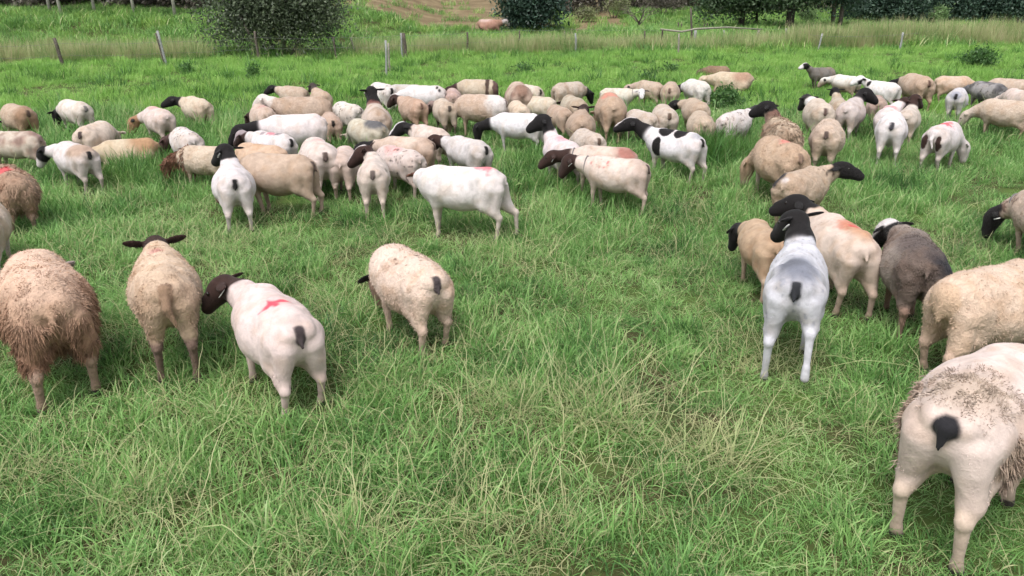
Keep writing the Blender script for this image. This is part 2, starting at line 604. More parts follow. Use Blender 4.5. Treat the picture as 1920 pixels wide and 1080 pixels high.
def mesh_sphere(r, n=8, m=6):
    V, Q = [], []
    for j in range(m + 1):
        a = math.pi * j / m
        for i in range(n):
            b = 2 * math.pi * i / n
            V.append((r * math.sin(a) * math.cos(b), r * math.sin(a) * math.sin(b), r * math.cos(a)))
    for j in range(m):
        for i in range(n):
            Q.append((j * n + i, (j + 1) * n + i, (j + 1) * n + (i + 1) % n, j * n + (i + 1) % n))
    return np_mesh('ball', V, Q)

EYE_ME = mesh_sphere(.014); EYE_ME.materials.append(M_EYE)

def tag_mesh():
    m = MB()
    v = [(-.016, -.002, -.022), (.016, -.002, -.022), (.016, .002, -.022), (-.016, .002, -.022),
         (-.011, -.002, .018), (.011, -.002, .018), (.011, .002, .018), (-.011, .002, .018),
         (-.004, -.002, .028), (.004, -.002, .028), (.004, .002, .028), (-.004, .002, .028)]
    q = [(0, 3, 2, 1), (0, 1, 5, 4), (1, 2, 6, 5), (2, 3, 7, 6), (3, 0, 4, 7), (4, 5, 9, 8), (5, 6, 10, 9), (6, 7, 11, 10), (7, 4, 8, 11), (8, 9, 10, 11)]
    me = np_mesh('ear_tag', v, q, smooth=False); me.materials.append(M_TAG)
    return me
TAG_ME = tag_mesh()

def fleece_locks(V, Q, C, N, info, sp, seed):
    """hanging locks of wool as fine tapered ribbons; sp: count, length, area(V)->weight, col, width"""
    rng = np.random.default_rng(seed)
    T = np.concatenate([Q[:, [0, 1, 2]], Q[:, [0, 2, 3]]])
    A = np.linalg.norm(np.cross(V[T[:, 1]] - V[T[:, 0]], V[T[:, 2]] - V[T[:, 0]]), axis=1)
    ctr = V[T].mean(1)
    W = A * sp['area'](ctr)
    W /= W.sum()
    k = sp['count']
    ti = rng.choice(len(T), k, p=W)
    r1, r2 = rng.random(k), rng.random(k)
    fl = r1 + r2 > 1; r1[fl] = 1 - r1[fl]; r2[fl] = 1 - r2[fl]
    tri = T[ti]
    bc = np.stack([1 - r1 - r2, r1, r2], 1).astype(np.float32)
    p0 = (V[tri] * bc[..., None]).sum(1)
    nn = (N[tri] * bc[..., None]).sum(1); nn /= np.linalg.norm(nn, axis=1)[:, None] + 1e-6
    cc = (C[tri] * bc[..., None]).sum(1)
    if 'col' in sp:
        m = sp.get('mix', .6)
        cc = cc * (1 - m) + np.array(sp['col']) * m
    ln = sp['length'] * (.55 + .9 * rng.random(k)) * (sp['lenf'](p0) if 'lenf' in sp else 1)
    # comb direction: down the flank, a bit out and random
    down = np.array([-.15, 0, -1.0])
    tdir = down - nn * (nn @ down)[:, None]
    tdir /= np.linalg.norm(tdir, axis=1)[:, None] + .15
    clump = np.stack([vnoise(p0, 22, seed + 5 + i) - .5 for i in range(3)], 1)
    d = tdir * sp.get('comb', .9) + nn * sp.get('out', .55) + clump * sp.get('clump', 1.1) + rng.normal(0, .22, (k, 3))
    d /= np.linalg.norm(d, axis=1)[:, None]
    sag = np.array([0, 0, -1.0]) * sp.get('sag', .6)
    sd = np.cross(d, nn + rng.normal(0, .5, (k, 3))); sd /= np.linalg.norm(sd, axis=1)[:, None] + 1e-6
    wv = rng.normal(0, 1, (k, 3)); wv -= d * (wv * d).sum(1)[:, None]
    wd = sp.get('width', .006) * (.6 + .8 * rng.random(k))
    segs = sp.get('segs', 4)
    VV = np.zeros((k, segs * 2 - 1, 3), np.float32); CC = np.zeros((k, segs * 2 - 1, 3), np.float32)
    br = (1 + sp.get('bv', .2) * (2 * rng.random(k) - 1))[:, None]
    for j in range(segs):
        s = j / (segs - 1)
        c = p0 - nn * .006 + d * (ln * s)[:, None] + sag * (ln * s * s * .6)[:, None] + wv * (np.sin(s * 5.5) * ln * .07)[:, None]
        if j < segs - 1:
            hw = (wd * (1 - .45 * s))[:, None]
            VV[:, 2 * j] = c - sd * hw; VV[:, 2 * j + 1] = c + sd * hw
            CC[:, 2 * j] = CC[:, 2 * j + 1] = cc * br
        else:
            VV[:, 2 * j] = c; CC[:, 2 * j] = cc * br
    b = (np.arange(k) * (segs * 2 - 1))[:, None]
    quads = np.concatenate([b + np.array([[2 * j, 2 * j + 1, 2 * j + 3, 2 * j + 2]]) for j in range(segs - 2)]) if segs > 2 else None
    tris = b + np.array([[2 * segs - 4, 2 * segs - 3, 2 * segs - 2]])
    me = np_mesh('fleece', VV.reshape(-1, 3), quads, tris)
    set_col(me, np.clip(CC.reshape(-1, 3), 0, 1))
    me.materials.append(M_CURL)
    return me

LX = .93
LOG = []
SHEEP_FOOT = []      # footprints, so that the sward is trodden down under the animals

def project(P):
    c, s = math.cos(PITCH), math.sin(PITCH)
    z = P[:, 1] * c + (CAM_H - P[:, 2]) * s
    yv = P[:, 1] * s - (CAM_H - P[:, 2]) * c
    return 960 + FPX * P[:, 0] / z, 540 - FPX * yv / z

def fit_place(T, x0, x1, top, head, sc, wide):
    """ground position and size at which the trunk T spans x0..x1 and has its back line at row top"""
    def place(s, head):
        g = at((x0 + x1) / 2, top, .66 * s)
        for _ in range(9):
            az = math.degrees(math.atan2(-g[0], g[1])) + head
            c_, s_ = math.cos(R(90 + az)), math.sin(R(90 + az))
            g[2] = float(rise(g[0], g[1]))
            Q = np.stack([(T[:, 0] * c_ - T[:, 1] * wide * s_) * s + g[0], (T[:, 0] * s_ + T[:, 1] * wide * c_) * s + g[1], T[:, 2] * s + g[2]], 1)
            U, Vv = project(Q)
            px = depth_px(g)
            g[0] += ((x0 + x1) / 2 - (U.min() + U.max()) / 2) / px * .9
            dv = top - Vv.min()
            g[1] -= np.clip(dv / px * (g[1] / (CAM_H - .6)) * .8, -2, 2)
            g[1] = min(max(g[1], 2.0), 60)
        return g, az, U.max() - U.min(), Vv.max()
    if sc is None:
        lo, hi = .92, 1.10
        for _ in range(7):
            m = (lo + hi) / 2
            if place(m, head)[2] > x1 - x0: hi = m
            else: lo = m
        sc = (lo + hi) / 2
        if place(sc, head)[2] > 1.03 * (x1 - x0) and abs(head) > 12:     # turned a little further away
            lo, hi = .3, 1.0
            for _ in range(6):
                m = (lo + hi) / 2
                if place(sc, head * m)[2] > x1 - x0: hi = m
                else: lo = m
            head = head * (lo + hi) / 2
    g, az, w, bot = place(sc, head)
    return g, az, sc, w, head

def make_sheep(x0, x1, top, head, label, pose, coat, sc=None, vox=None, seed=None, group='sheep of the grazing flock', animal='sheep'):
    """sheep whose trunk spans columns x0..x1 with its back at row top; head = heading in degrees from the line of sight (left +)"""
    seed = seed if seed is not None else int(x0 * 7 + top * 131) % 100000
    p = dict(pose)
    px = depth_px(at((x0 + x1) / 2, min(max(top, 5), 1000), .6))
    p['vox'] = vox or (.0108 if px > 190 else .0165 if px > 115 else .024)
    if p.get('neck') == (0, -42):             # no two grazing heads alike
        rr = random.Random(seed + 5)
        p['neck'] = (rr.uniform(-32, 32), rr.uniform(-46, -22)); p['head'] = (p['neck'][0] * 1.3, rr.uniform(-78, -55))
    rv = random.Random(seed + 6)
    if 'step' not in p: p['step'] = tuple(rv.uniform(-.08, .08) for _ in range(4))
    p['fat'] = p.get('fat', 1.06) * rv.uniform(.95, 1.05); p['leg'] = p.get('leg', 1.0) * rv.uniform(.97, 1.04)
    V, Q, dist, info = sheep_geometry(p)
    oth = np.min([dist[k] for k in ('neck', 'head', 'ear', 'leg', 'tail')], 0)
    T = V[(dist['body'] < oth - .005) & (V[:, 0] < .40)][::23] * (LX, 1, 1)
    g, az, sc, wgot, head = fit_place(T, x0, x1, top, head, sc, p.get('wide', 1.0))
    g = np.array(g); g[2] = float(rise(g[0], g[1])) - p.get('sink', 0.0)
    LOG.append((label[:40], round(sc, 2), round(x1 - x0), round(wgot), round(head), [round(float(q), 2) for q in g]))
    root = bpy.data.objects.new(animal, None)
    root.empty_display_size = .2
    COL.objects.link(root)
    root.location = g
    root.rotation_euler = (0, 0, R(90 + az))
    root.scale = (sc * LX, sc * p.get('wide', 1.0), sc)
    tag(root, label, 'sheep', group)
    C = sheep_colours(V, dist, info, coat, seed)
    bend = p.get('bend', random.Random(seed).uniform(-.22, .22)); sway = random.Random(seed + 1).uniform(-.06, .06)
    def warp(X):
        X = np.array(X, np.float32); one = X.ndim == 1
        X = X[None] if one else X
        X[:, 1] += bend * np.sign(X[:, 0]) * X[:, 0] ** 2 * .6 + bend * .4 * X[:, 0] ** 2
        X[:, 2] += sway * (X[:, 0] ** 2 - .09) * (X[:, 2] > .2)
        return X[0] if one else X
    V = warp(V)
    me = np_mesh('body', V, Q)
    N = np.zeros(len(V) * 3, np.float32); me.vertex_normals.foreach_get('vector', N); N = N.reshape(-1, 3)
    wl_amp = p.get('lump', .007 if p.get('wool', 0) else .005)
    bodyw = sstep(.03, -.01, dist['body'])
    disp = ((vnoise(V, 5, seed + 7) - .5) * 1.8 + (vnoise(V, 9, seed + 9) - .5) * 1.2 + (vnoise(V, 24, seed + 8) - .5) * (1.0 if p.get('wool', 0) else .35)) * wl_amp * 2
    me.vertices.foreach_set('co', (V + N * (disp * bodyw)[:, None]).ravel())
    me.update()
    set_col(me, C)
    me.materials.append(M_WOOL if p.get('wool', 0) > .004 else M_COAT)
    link('body', me, root)
    # eyes, tags, collar
    if p.get('face', False):
        for s in (1, -1):
            e = link('eye', EYE_ME, root)
            e.location = warp(info['poll'] + info['hd'] * .105 + info['side'] * s * .070 + info['up'] * .040)
    if p.get('tagged', 0):
        s = p['tagged']
        e = link('ear_tag', TAG_ME, root)
        e.location = warp(info['poll'] + info['side'] * s * .125 - info['up'] * .025 + info['hd'] * (.015 + .055 * (p.get('ear', 0))))
        e.scale = (1.25, 1.25, 1.25)
        e.rotation_euler = Matrix((info['side'], info['hd'], info['up'])).transposed().to_euler()
    if p.get('collar', False):
        mid = info['B'] * .35 + info['mid'] * .65
        d = unit(info['mid'] - info['B'])
        a = unit(np.cross(d, (0, 1, 0))); b = np.cross(d, a)
        r = .118 + p.get('wool', 0) * .7
        cr = p.get('collar_w', .010)
        pts = [warp(mid) + (a * math.cos(t) + b * math.sin(t)) * r for t in np.linspace(0, 2 * math.pi, 25)]
        MB().tube(pts, cr, 5, False).build('collar', M_ROPE, root)
    lk = list(p.get('locks', ()))
    if p['vox'] < .017:                       # short hair that softens the outline
        nr = p['vox'] < .012
        wl2 = p.get('wool', 0) > .004
        lk.append(dict(count=11000 if nr else 2200, length=.018 if wl2 else .010, area=lambda X: (X[:, 2] > .16) * 1.0, width=.0022 if nr else .0035, comb=.7, out=.6 if wl2 else .4, sag=.2, clump=1.2 if wl2 else .6, segs=3, bv=.10))
    for sp in lk:
        fm = fleece_locks(V, Q, C, N, info, sp, seed + 77)
        tag(link('fleece', fm, root), kind='stuff')
    hx = unit(np.array([-math.sin(R(az)), math.cos(R(az)), 0]))
    SHEEP_FOOT.append((g[0], g[1], hx[0], hx[1], sc))
    return root

# ------------------------------------------------------------------ ground sheet
def ground_mat():
    m, nt, b = mat_new('pasture_soil')
    N, L = nt.nodes, nt.links
    g = N.new('ShaderNodeNewGeometry')
    n1 = N.new('ShaderNodeTexNoise'); n1.inputs['Scale'].default_value = 1.3; n1.inputs['Detail'].default_value = 8
    n2 = N.new('ShaderNodeTexNoise'); n2.inputs['Scale'].default_value = 14; n2.inputs['Detail'].default_value = 6
    L.new(g.outputs['Position'], n1.inputs['Vector']); L.new(g.outputs['Position'], n2.inputs['Vector'])
    r1 = N.new('ShaderNodeValToRGB')
    e = r1.color_ramp.elements
    e[0].position = .38; e[0].color = (.060, .055, .026, 1)
    e[1].position = .66; e[1].color = (.075, .125, .03, 1)
    L.new(n1.outputs['Fac'], r1.inputs['Fac'])
    r2 = N.new('ShaderNodeValToRGB')
    e = r2.color_ramp.elements
    e[0].position = .3; e[0].color = (.13, .095, .055, 1)
    e[1].position = .75; e[1].color = (.25, .195, .115, 1)
    L.new(n1.outputs['Fac'], r2.inputs['Fac'])
    a = N.new('ShaderNodeAttribute'); a.attribute_name = 'soil'
    ad = N.new('ShaderNodeMath'); ad.operation = 'ADD'
    sb = N.new('ShaderNodeMath'); sb.operation = 'MULTIPLY_ADD'; sb.inputs[1].default_value = .5; sb.inputs[2].default_value = -.25
    L.new(n2.outputs['Fac'], sb.inputs[0])
    L.new(a.outputs['Fac'], ad.inputs[0]); L.new(sb.outputs[0], ad.inputs[1])
    mr = N.new('ShaderNodeMapRange'); mr.inputs['From Min'].default_value = .4; mr.inputs['From Max'].default_value = .6
    L.new(ad.outputs[0], mr.inputs['Value'])
    mx = N.new('ShaderNodeMix'); mx.data_type = 'RGBA'
    L.new(mr.outputs[0], mx.inputs['Factor']); L.new(r1.outputs[0], mx.inputs['A']); L.new(r2.outputs[0], mx.inputs['B'])
    L.new(mx.outputs['Result'], b.inputs['Base Color'])
    b.inputs['Roughness'].default_value = .95
    b.inputs['Specular IOR Level'].default_value = .1
    bp = N.new('ShaderNodeBump'); bp.inputs['Strength'].default_value = .35; bp.inputs['Distance'].default_value = .05
    L.new(n2.outputs['Fac'], bp.inputs['Height']); L.new(bp.outputs[0], b.inputs['Normal'])
    return m

def soil_mask(X, Y):
    """bare brown earth on the far slope and along the far track"""
    X = X / Q_; Y = Y / Q_
    s = sstep(-10.5, -8.2, X + .14 * (Y - 34)) * (1 - sstep(1.0, 3.5, X)) * sstep(35.0, 37.5, Y + .35 * np.minimum(X + 3, 0))
    s2 = sstep(2, 3.5, X) * (1 - sstep(5.2, 6.5, X)) * sstep(35, 36.5, Y)
    return np.maximum(s, s2) * (1 - .0 * Y)

gx = np.unique(np.concatenate([np.arange(-60, -22, 2.0), np.arange(-22, 22.01, .45), np.arange(24, 62, 2.0), [-300, -150, 150, 300]]))
gy = np.unique(np.concatenate([np.arange(-6, 30, .45), np.arange(30, 62, .7), np.arange(62, 120, 3.0), [-120, -60, -30, -14, 160, 240, 400]]))
GX, GY = np.meshgrid(gx, gy, indexing='ij')
GZ = rise(GX, np.minimum(GY, 110))
GV = np.stack([GX, GY, GZ], -1).reshape(-1, 3)
ii, jj = np.meshgrid(np.arange(len(gx) - 1), np.arange(len(gy) - 1), indexing='ij')
k0 = (ii * len(gy) + jj).ravel()
GQ = np.stack([k0, k0 + len(gy), k0 + len(gy) + 1, k0 + 1], 1)
gme = np_mesh('ground', GV, GQ)
set_float(gme, 'soil', soil_mask(GX.ravel(), GY.ravel()))
gme.materials.append(ground_mat())
tag(link('ground', gme), kind='structure')

# ------------------------------------------------------------------ grass tufts (prototypes) and the sward
def grass_mat(name, cols, dry, trans=.35, patch=True):
    """blade colour: per-blade tint, per-tuft variation, broad patches of lush and yellowing growth"""
    m = bpy.data.materials.new(name); m.use_nodes = True
    nt = m.node_tree; N, L = nt.nodes, nt.links
    b = N['Principled BSDF']
    a = N.new('ShaderNodeAttribute'); a.attribute_name = 'tint'
    oi = N.new('ShaderNodeObjectInfo')
    g = N.new('ShaderNodeNewGeometry')
    n1 = N.new('ShaderNodeTexNoise'); n1.inputs['Scale'].default_value = .8; n1.inputs['Detail'].default_value = 6
    L.new(g.outputs['Position'], n1.inputs['Vector'])
    s1 = N.new('ShaderNodeMath'); s1.operation = 'MULTIPLY_ADD'; s1.inputs[1].default_value = .45
    L.new(oi.outputs['Random'], s1.inputs[0])
    s2 = N.new('ShaderNodeMath'); s2.operation = 'MULTIPLY'; s2.inputs[1].default_value = .40
    L.new(a.outputs['Fac'], s2.inputs[0]); L.new(s2.outputs[0], s1.inputs[2])
    s3 = N.new('ShaderNodeMath'); s3.operation = 'MULTIPLY_ADD'; s3.inputs[1].default_value = 1.35 if patch else .3
    L.new(n1.outputs['Fac'], s3.inputs[0]); L.new(s1.outputs[0], s3.inputs[2])
    s4 = N.new('ShaderNodeMath'); s4.operation = 'SUBTRACT'; s4.inputs[1].default_value = .60 if patch else .08
    L.new(s3.outputs[0], s4.inputs[0])
    r = N.new('ShaderNodeValToRGB')
    while len(r.color_ramp.elements) < len(cols): r.color_ramp.elements.new(.5)
    for i, c in enumerate(cols):
        r.color_ramp.elements[i].position = i / (len(cols) - 1)
        r.color_ramp.elements[i].color = c + (1,)
    L.new(s4.outputs[0], r.inputs['Fac'])
    d = N.new('ShaderNodeAttribute'); d.attribute_name = 'dry'
    mx = N.new('ShaderNodeMix'); mx.data_type = 'RGBA'
    L.new(d.outputs['Fac'], mx.inputs['Factor']); L.new(r.outputs[0], mx.inputs['A']); mx.inputs['B'].default_value = dry + (1,)
    L.new(mx.outputs['Result'], b.inputs['Base Color'])
    b.inputs['Roughness'].default_value = .5
    b.inputs['Specular IOR Level'].default_value = .35
    tr = N.new('ShaderNodeBsdfTranslucent')
    L.new(mx.outputs['Result'], tr.inputs['Color'])
    ms = N.new('ShaderNodeMixShader'); ms.inputs[0].default_value = trans
    L.new(b.outputs[0], ms.inputs[1]); L.new(tr.outputs[0], ms.inputs[2])
    L.new(ms.outputs[0], N['Material Output'].inputs['Surface'])
    return m

def tuft(name, mat, n, rad, length, width, bend, dry=.06, segs=4, lean=.25, lying=0.0, seed=0, kink=0.0):
    rng = np.random.default_rng(seed)
    th = rng.random(n) * 2 * np.pi; rr = rad * np.sqrt(rng.random(n))
    p0 = np.stack([rr * np.cos(th), rr * np.sin(th), np.full(n, -.015)], 1)
    az = th + rng.normal(0, 1.3, n)
    ln = length * (.45 + .75 * rng.random(n))
    el0 = np.clip(np.pi / 2 - np.abs(rng.normal(0, lean, n)) - lying * rng.random(n), .05, 1.57)
    be = bend * (.25 + 1.2 * rng.random(n))
    wd = width * (.6 + .7 * rng.random(n))
    sa = az + np.pi / 2 + rng.normal(0, .5, n)
    sd = np.stack([np.cos(sa), np.sin(sa), rng.normal(0, .25, n)], 1)
    P = p0.copy(); el = el0.copy(); a_ = az.copy()
    V = np.zeros((n, segs * 2 + 1, 3))
    for j in range(segs + 1):
        s = j / segs
        hw = (wd * (1 - .85 * s ** 2.2) * (.55 + .45 * min(1, s * 4)))[:, None] * .5
        if j < segs:
            V[:, 2 * j] = P - sd * hw; V[:, 2 * j + 1] = P + sd * hw
        else:
            V[:, 2 * j] = P
        st = (ln / segs)[:, None] * np.stack([np.cos(el) * np.cos(a_), np.cos(el) * np.sin(a_), np.sin(el)], 1)
        P = P + st
        P[:, 2] = np.maximum(P[:, 2], .004)
        el = el - be / segs * (1 + s)
        a_ = a_ + rng.normal(0, .12 + kink, n)
        el = el + rng.normal(0, kink, n)
    m = segs * 2 + 1
    b = (np.arange(n) * m)[:, None]
    quads = np.concatenate([b + np.array([[2 * j, 2 * j + 1, 2 * j + 3, 2 * j + 2]]) for j in range(segs - 1)])
    tris = b + np.array([[2 * segs - 2, 2 * segs - 1, 2 * segs]])
    me = np_mesh(name, V.reshape(-1, 3), quads, tris)
    set_float(me, 'tint', np.repeat(rng.random(n), m))
    set_float(me, 'dry', np.repeat((rng.random(n) < dry) * (.45 + .55 * rng.random(n)), m))
    me.materials.append(mat)
    o = bpy.data.objects.new(name, me)       # kept out of the scene: only instanced
    return o

def scatter(name, protos, pts, rot, scl, idx, label):
    """one stuff object whose points carry tuft instances"""
    me = bpy.data.meshes.new(name)
    me.vertices.add(len(pts)); me.vertices.foreach_set('co', np.asarray(pts, np.float32).ravel())
    for nm, A in (('i_rot', rot), ('i_scl', scl)):
        a = me.attributes.new(nm, 'FLOAT_VECTOR', 'POINT'); a.data.foreach_set('vector', np.asarray(A, np.float32).ravel())
    a = me.attributes.new('i_idx', 'INT', 'POINT'); a.data.foreach_set('value', np.asarray(idx, np.int32))
    o = link(name, me)
    ng = bpy.data.node_groups.new(name + '_scatter', 'GeometryNodeTree')
    ng.interface.new_socket('Geometry', in_out='INPUT', socket_type='NodeSocketGeometry')
    ng.interface.new_socket('Geometry', in_out='OUTPUT', socket_type='NodeSocketGeometry')
    N, L = ng.nodes, ng.links
    gi, go = N.new('NodeGroupInput'), N.new('NodeGroupOutput')
    iop = N.new('GeometryNodeInstanceOnPoints')
    jn = N.new('GeometryNodeJoinGeometry')
    for pr in reversed(protos):
        q = N.new('GeometryNodeObjectInfo'); q.inputs['Object'].default_value = pr; q.inputs['As Instance'].default_value = True
        L.new(q.outputs['Geometry'], jn.inputs[0])
    def attr(nm, ty):
        q = N.new('GeometryNodeInputNamedAttribute'); q.data_type = ty; q.inputs['Name'].default_value = nm
        return q.outputs['Attribute']
    L.new(gi.outputs[0], iop.inputs['Points']); L.new(jn.outputs[0], iop.inputs['Instance'])
    iop.inputs['Pick Instance'].default_value = True
    L.new(attr('i_idx', 'INT'), iop.inputs['Instance Index'])
    L.new(attr('i_rot', 'FLOAT_VECTOR'), iop.inputs['Rotation'])
    L.new(attr('i_scl', 'FLOAT_VECTOR'), iop.inputs['Scale'])
    L.new(iop.outputs[0], go.inputs[0])
    md = o.modifiers.new('scatter', 'NODES'); md.node_group = ng
    tag(o, label, 'grass', kind='stuff')
    return o

# ------------------------------------------------------------------ background: trees, shrubs, fence
def leaf_mat(name, dark, light, trans=.3):
    m = bpy.data.materials.new(name); m.use_nodes = True
    nt = m.node_tree; N, L = nt.nodes, nt.links
    b = N['Principled BSDF']
    a = N.new('ShaderNodeAttribute'); a.attribute_name = 'tint'
    r = N.new('ShaderNodeValToRGB')
    r.color_ramp.elements[0].color = dark + (1,); r.color_ramp.elements[1].color = light + (1,)
    L.new(a.outputs['Fac'], r.inputs['Fac'])
    L.new(r.outputs[0], b.inputs['Base Color'])
    b.inputs['Roughness'].default_value = .45; b.inputs['Specular IOR Level'].default_value = .4
    tr = N.new('ShaderNodeBsdfTranslucent'); L.new(r.outputs[0], tr.inputs['Color'])
    ms = N.new('ShaderNodeMixShader'); ms.inputs[0].default_value = trans
    L.new(b.outputs[0], ms.inputs[1]); L.new(tr.outputs[0], ms.inputs[2])
    L.new(ms.outputs[0], N['Material Output'].inputs['Surface'])
    return m

def crown_mesh(name, n, clumps, leaf, seed, flat=.0, shell=.55):
    """leaves spread through ellipsoid clumps; clumps: (x, y, z, rx, ry, rz)"""
    rng = np.random.default_rng(seed)
    cl = np.array(clumps, float)
    vol = cl[:, 3] * cl[:, 4] * cl[:, 5]; vol = vol ** .75; vol /= vol.sum()
    k = rng.choice(len(cl), n, p=vol)
    d = rng.normal(0, 1, (n, 3)); d /= np.linalg.norm(d, axis=1)[:, None]
    r = (shell + (1 - shell) * rng.random(n)) ** .6 * (.85 + .3 * rng.random(n))
    c = cl[k, :3] + d * r[:, None] * cl[k, 3:6]
    # twig clumps: pull leaves towards random centres
    q = rng.integers(0, max(1, n // 9), n)
    jit = rng.normal(0, leaf * 1.2, (n, 3))
    first = np.zeros((max(1, n // 9), 3)); first[q] = c
    c = first[q] * .62 + c * .38 + jit
    c[:, 2] = np.maximum(c[:, 2], .03)
    a = rng.normal(0, 1, (n, 3)); a[:, 2] -= .3; a /= np.linalg.norm(a, axis=1)[:, None]
    b = np.cross(a, rng.normal(0, 1, (n, 3))); b /= np.linalg.norm(b, axis=1)[:, None]
    L_ = leaf * (.6 + .8 * rng.random(n))[:, None]
    V = np.stack([c, c + a * L_ * .5 + b * L_ * .24, c + a * L_, c + a * L_ * .5 - b * L_ * .24], 1)
    Q = (np.arange(n) * 4)[:, None] + np.array([[0, 1, 2, 3]])
    me = np_mesh(name, V.reshape(-1, 3), Q, smooth=False)
    t = np.clip(.5 + rng.normal(0, .22, n) + (vnoise(c, 1.1 / max(.4, cl[:, 3].mean()), seed) - .5) * .6, 0, 1)
    set_float(me, 'tint', np.repeat(t, 4))
    return me

M_BARK = simple('bark_grey', (.13, .11, .095), .9, .35, 10, .6)
M_BARKPALE = simple('bark_pale', (.44, .42, .37), .9, .25, 8, .5)
M_BARKDARK = simple('bark_dark', (.04, .034, .03), .9, .35, 10, .6)
M_SHRUB = leaf_mat('shrub_leaf', (.040, .060, .034), (.155, .195, .115))
M_DARKTREE = leaf_mat('conifer_leaf', (.016, .038, .027), (.058, .105, .072), .15)
M_OAK = leaf_mat('oak_leaf', (.028, .060, .028), (.11, .175, .080))
M_HEDGE = leaf_mat('hedge_leaf', (.022, .052, .038), (.10, .165, .11))
M_PALE = leaf_mat('pale_leaf', (.13, .17, .07), (.36, .38, .20))
M_LIGHTGREEN = leaf_mat('light_green_leaf', (.10, .19, .07), (.26, .38, .16))
M_WOODLEAF = leaf_mat('wood_leaf', (.065, .060, .047), (.21, .19, .15))
M_WEED = leaf_mat('weed_leaf', (.035, .095, .025), (.12, .24, .07))

def limb_tree(mb, p0, d, L, r, depth, rng, spread=.6):
    """recursive tapered branches"""
    pts = [Vector(p0)]; rad = [r]
    d = Vector(d).normalized()
    for i in range(3):
        d = (d + Vector(rng.normal(0, .12, 3))).normalized()
        pts.append(pts[-1] + d * L / 3); rad.append(r * (1 - .16 * (i + 1)))
    mb.tube(pts, rad, 5 if depth else 4)
    if depth <= 0: return
    for k in range(3 if depth > 1 else 4):
        a = (d + Vector(rng.normal(0, spread, 3))).normalized()
        a.z = abs(a.z) * .8 + .1
        limb_tree(mb, pts[-1 - (k % 2)], a, L * .68, r * .52, depth - 1, rng, spread)

def tree(u, v, label, kind, clumps, n, leaf, lm, trunk=None, bark=None, seed=1, group=None, me=None, rz=0.0, s=1.0):
    g = at(u, v)
    root = bpy.data.objects.new(kind, None); COL.objects.link(root); root.location = g
    root.rotation_euler = (0, 0, rz); root.scale = (s, s, s)
    tag(root, label, kind.split('_')[-1], group)
    rng = np.random.default_rng(seed)
    mb = MB()
    for (pts, rad) in (trunk or [([(0, 0, -.2), (0, 0, 1.2), (.1, 0, 2.5)], [.12, .10, .06])]):
        mb.tube(pts, rad, 8)
    # limbs reaching into the crown
    for c in clumps[:6]:
        t0 = Vector(trunk[0][0][-1]) if trunk else Vector((.1, 0, 2.0))
        t1 = Vector(c[:3])
        mb.tube([t0 * .6 + Vector((0, 0, 0)), t0.lerp(t1, .5) + Vector((0, 0, .1)), t1], [.05, .035, .015], 5)
    mb.build('trunk', bark or M_BARK, root)
    if me is None:
        me = crown_mesh('crown', n, clumps, leaf, seed); me.materials.append(lm)
    link('crown', me, root)
    return root

# big dark shrub left of centre
rngb = np.random.default_rng(5)
cl = [(rngb.uniform(-2.7, 2.7), rngb.uniform(-1.0, 1.0), rngb.uniform(.35, 3.0), rngb.uniform(.5, .9), rngb.uniform(.5, .9), rngb.uniform(.4, .8)) for _ in range(60)]
cl = [c for c in cl if abs(c[0]) < 2.6 - .25 * abs(c[2] - 1.1)]
tree(524, 107, 'large dark green shrub with dense foliage behind the left fence posts', 'leafy_shrub', cl, 34000, .105, M_SHRUB,
     trunk=[([(dx * .3, 0, -.2), (dx * .8, .1, .8), (dx * 1.6, .1, 2.0)], [.07, .05, .025]) for dx in (-1, -.4, .3, 1)], seed=5, s=1.12)
# dense very dark round tree in the middle
cl = [(rngb.uniform(-1.7, 1.7), rngb.uniform(-1.2, 1.2), rngb.uniform(.25, 3.2), rngb.uniform(.55, .85), rngb.uniform(.6, .9), rngb.uniform(.5, .8)) for _ in range(60)]
tree(995, 54, 'dense blackish green round tree behind the reeds, centre top', 'evergreen_tree', cl, 26000, .17, M_DARKTREE, trunk=[([(0, 0, -.2), (0, 0, 1.5), (0, 0, 3.5)], [.22, .17, .08])], bark=M_BARKDARK, seed=6)
# spreading tree with low canopy right of the rail fence
cl = [(rngb.uniform(-2.3, 2.2), rngb.uniform(-1.2, 1.2), rngb.uniform(.75, 3.0), rngb.uniform(.5, .9), rngb.uniform(.5, .9), rngb.uniform(.35, .6)) for _ in range(36)]
tree(1390, 57, 'spreading dark green tree with low canopy behind the wooden rail', 'spreading_tree', cl, 16000, .17, M_OAK,
     trunk=[([(-.1, 0, -.2), (0, 0, .9), (.1, 0, 2.0)], [.20, .16, .10]), ([(.9, .2, -.2), (.85, .2, .8), (.7, .1, 1.8)], [.09, .07, .05])], bark=M_BARKDARK, seed=7)
# trunk with canopy above
cl = [(rngb.uniform(-1.8, 2.2), rngb.uniform(-1.0, 1.2), rngb.uniform(1.5, 4.5), rngb.uniform(.5, .9), rngb.uniform(.5, .9), rngb.uniform(.4, .7)) for _ in range(28)]
tree(1478, 62, 'tree with stout dark trunk right of the wooden rail', 'stout_tree', cl, 12000, .19, M_OAK, trunk=[([(0, 0, -.2), (.02, 0, 1.2), (-.05, 0, 3.2)], [.26, .21, .15])], bark=M_BARKDARK, seed=8)
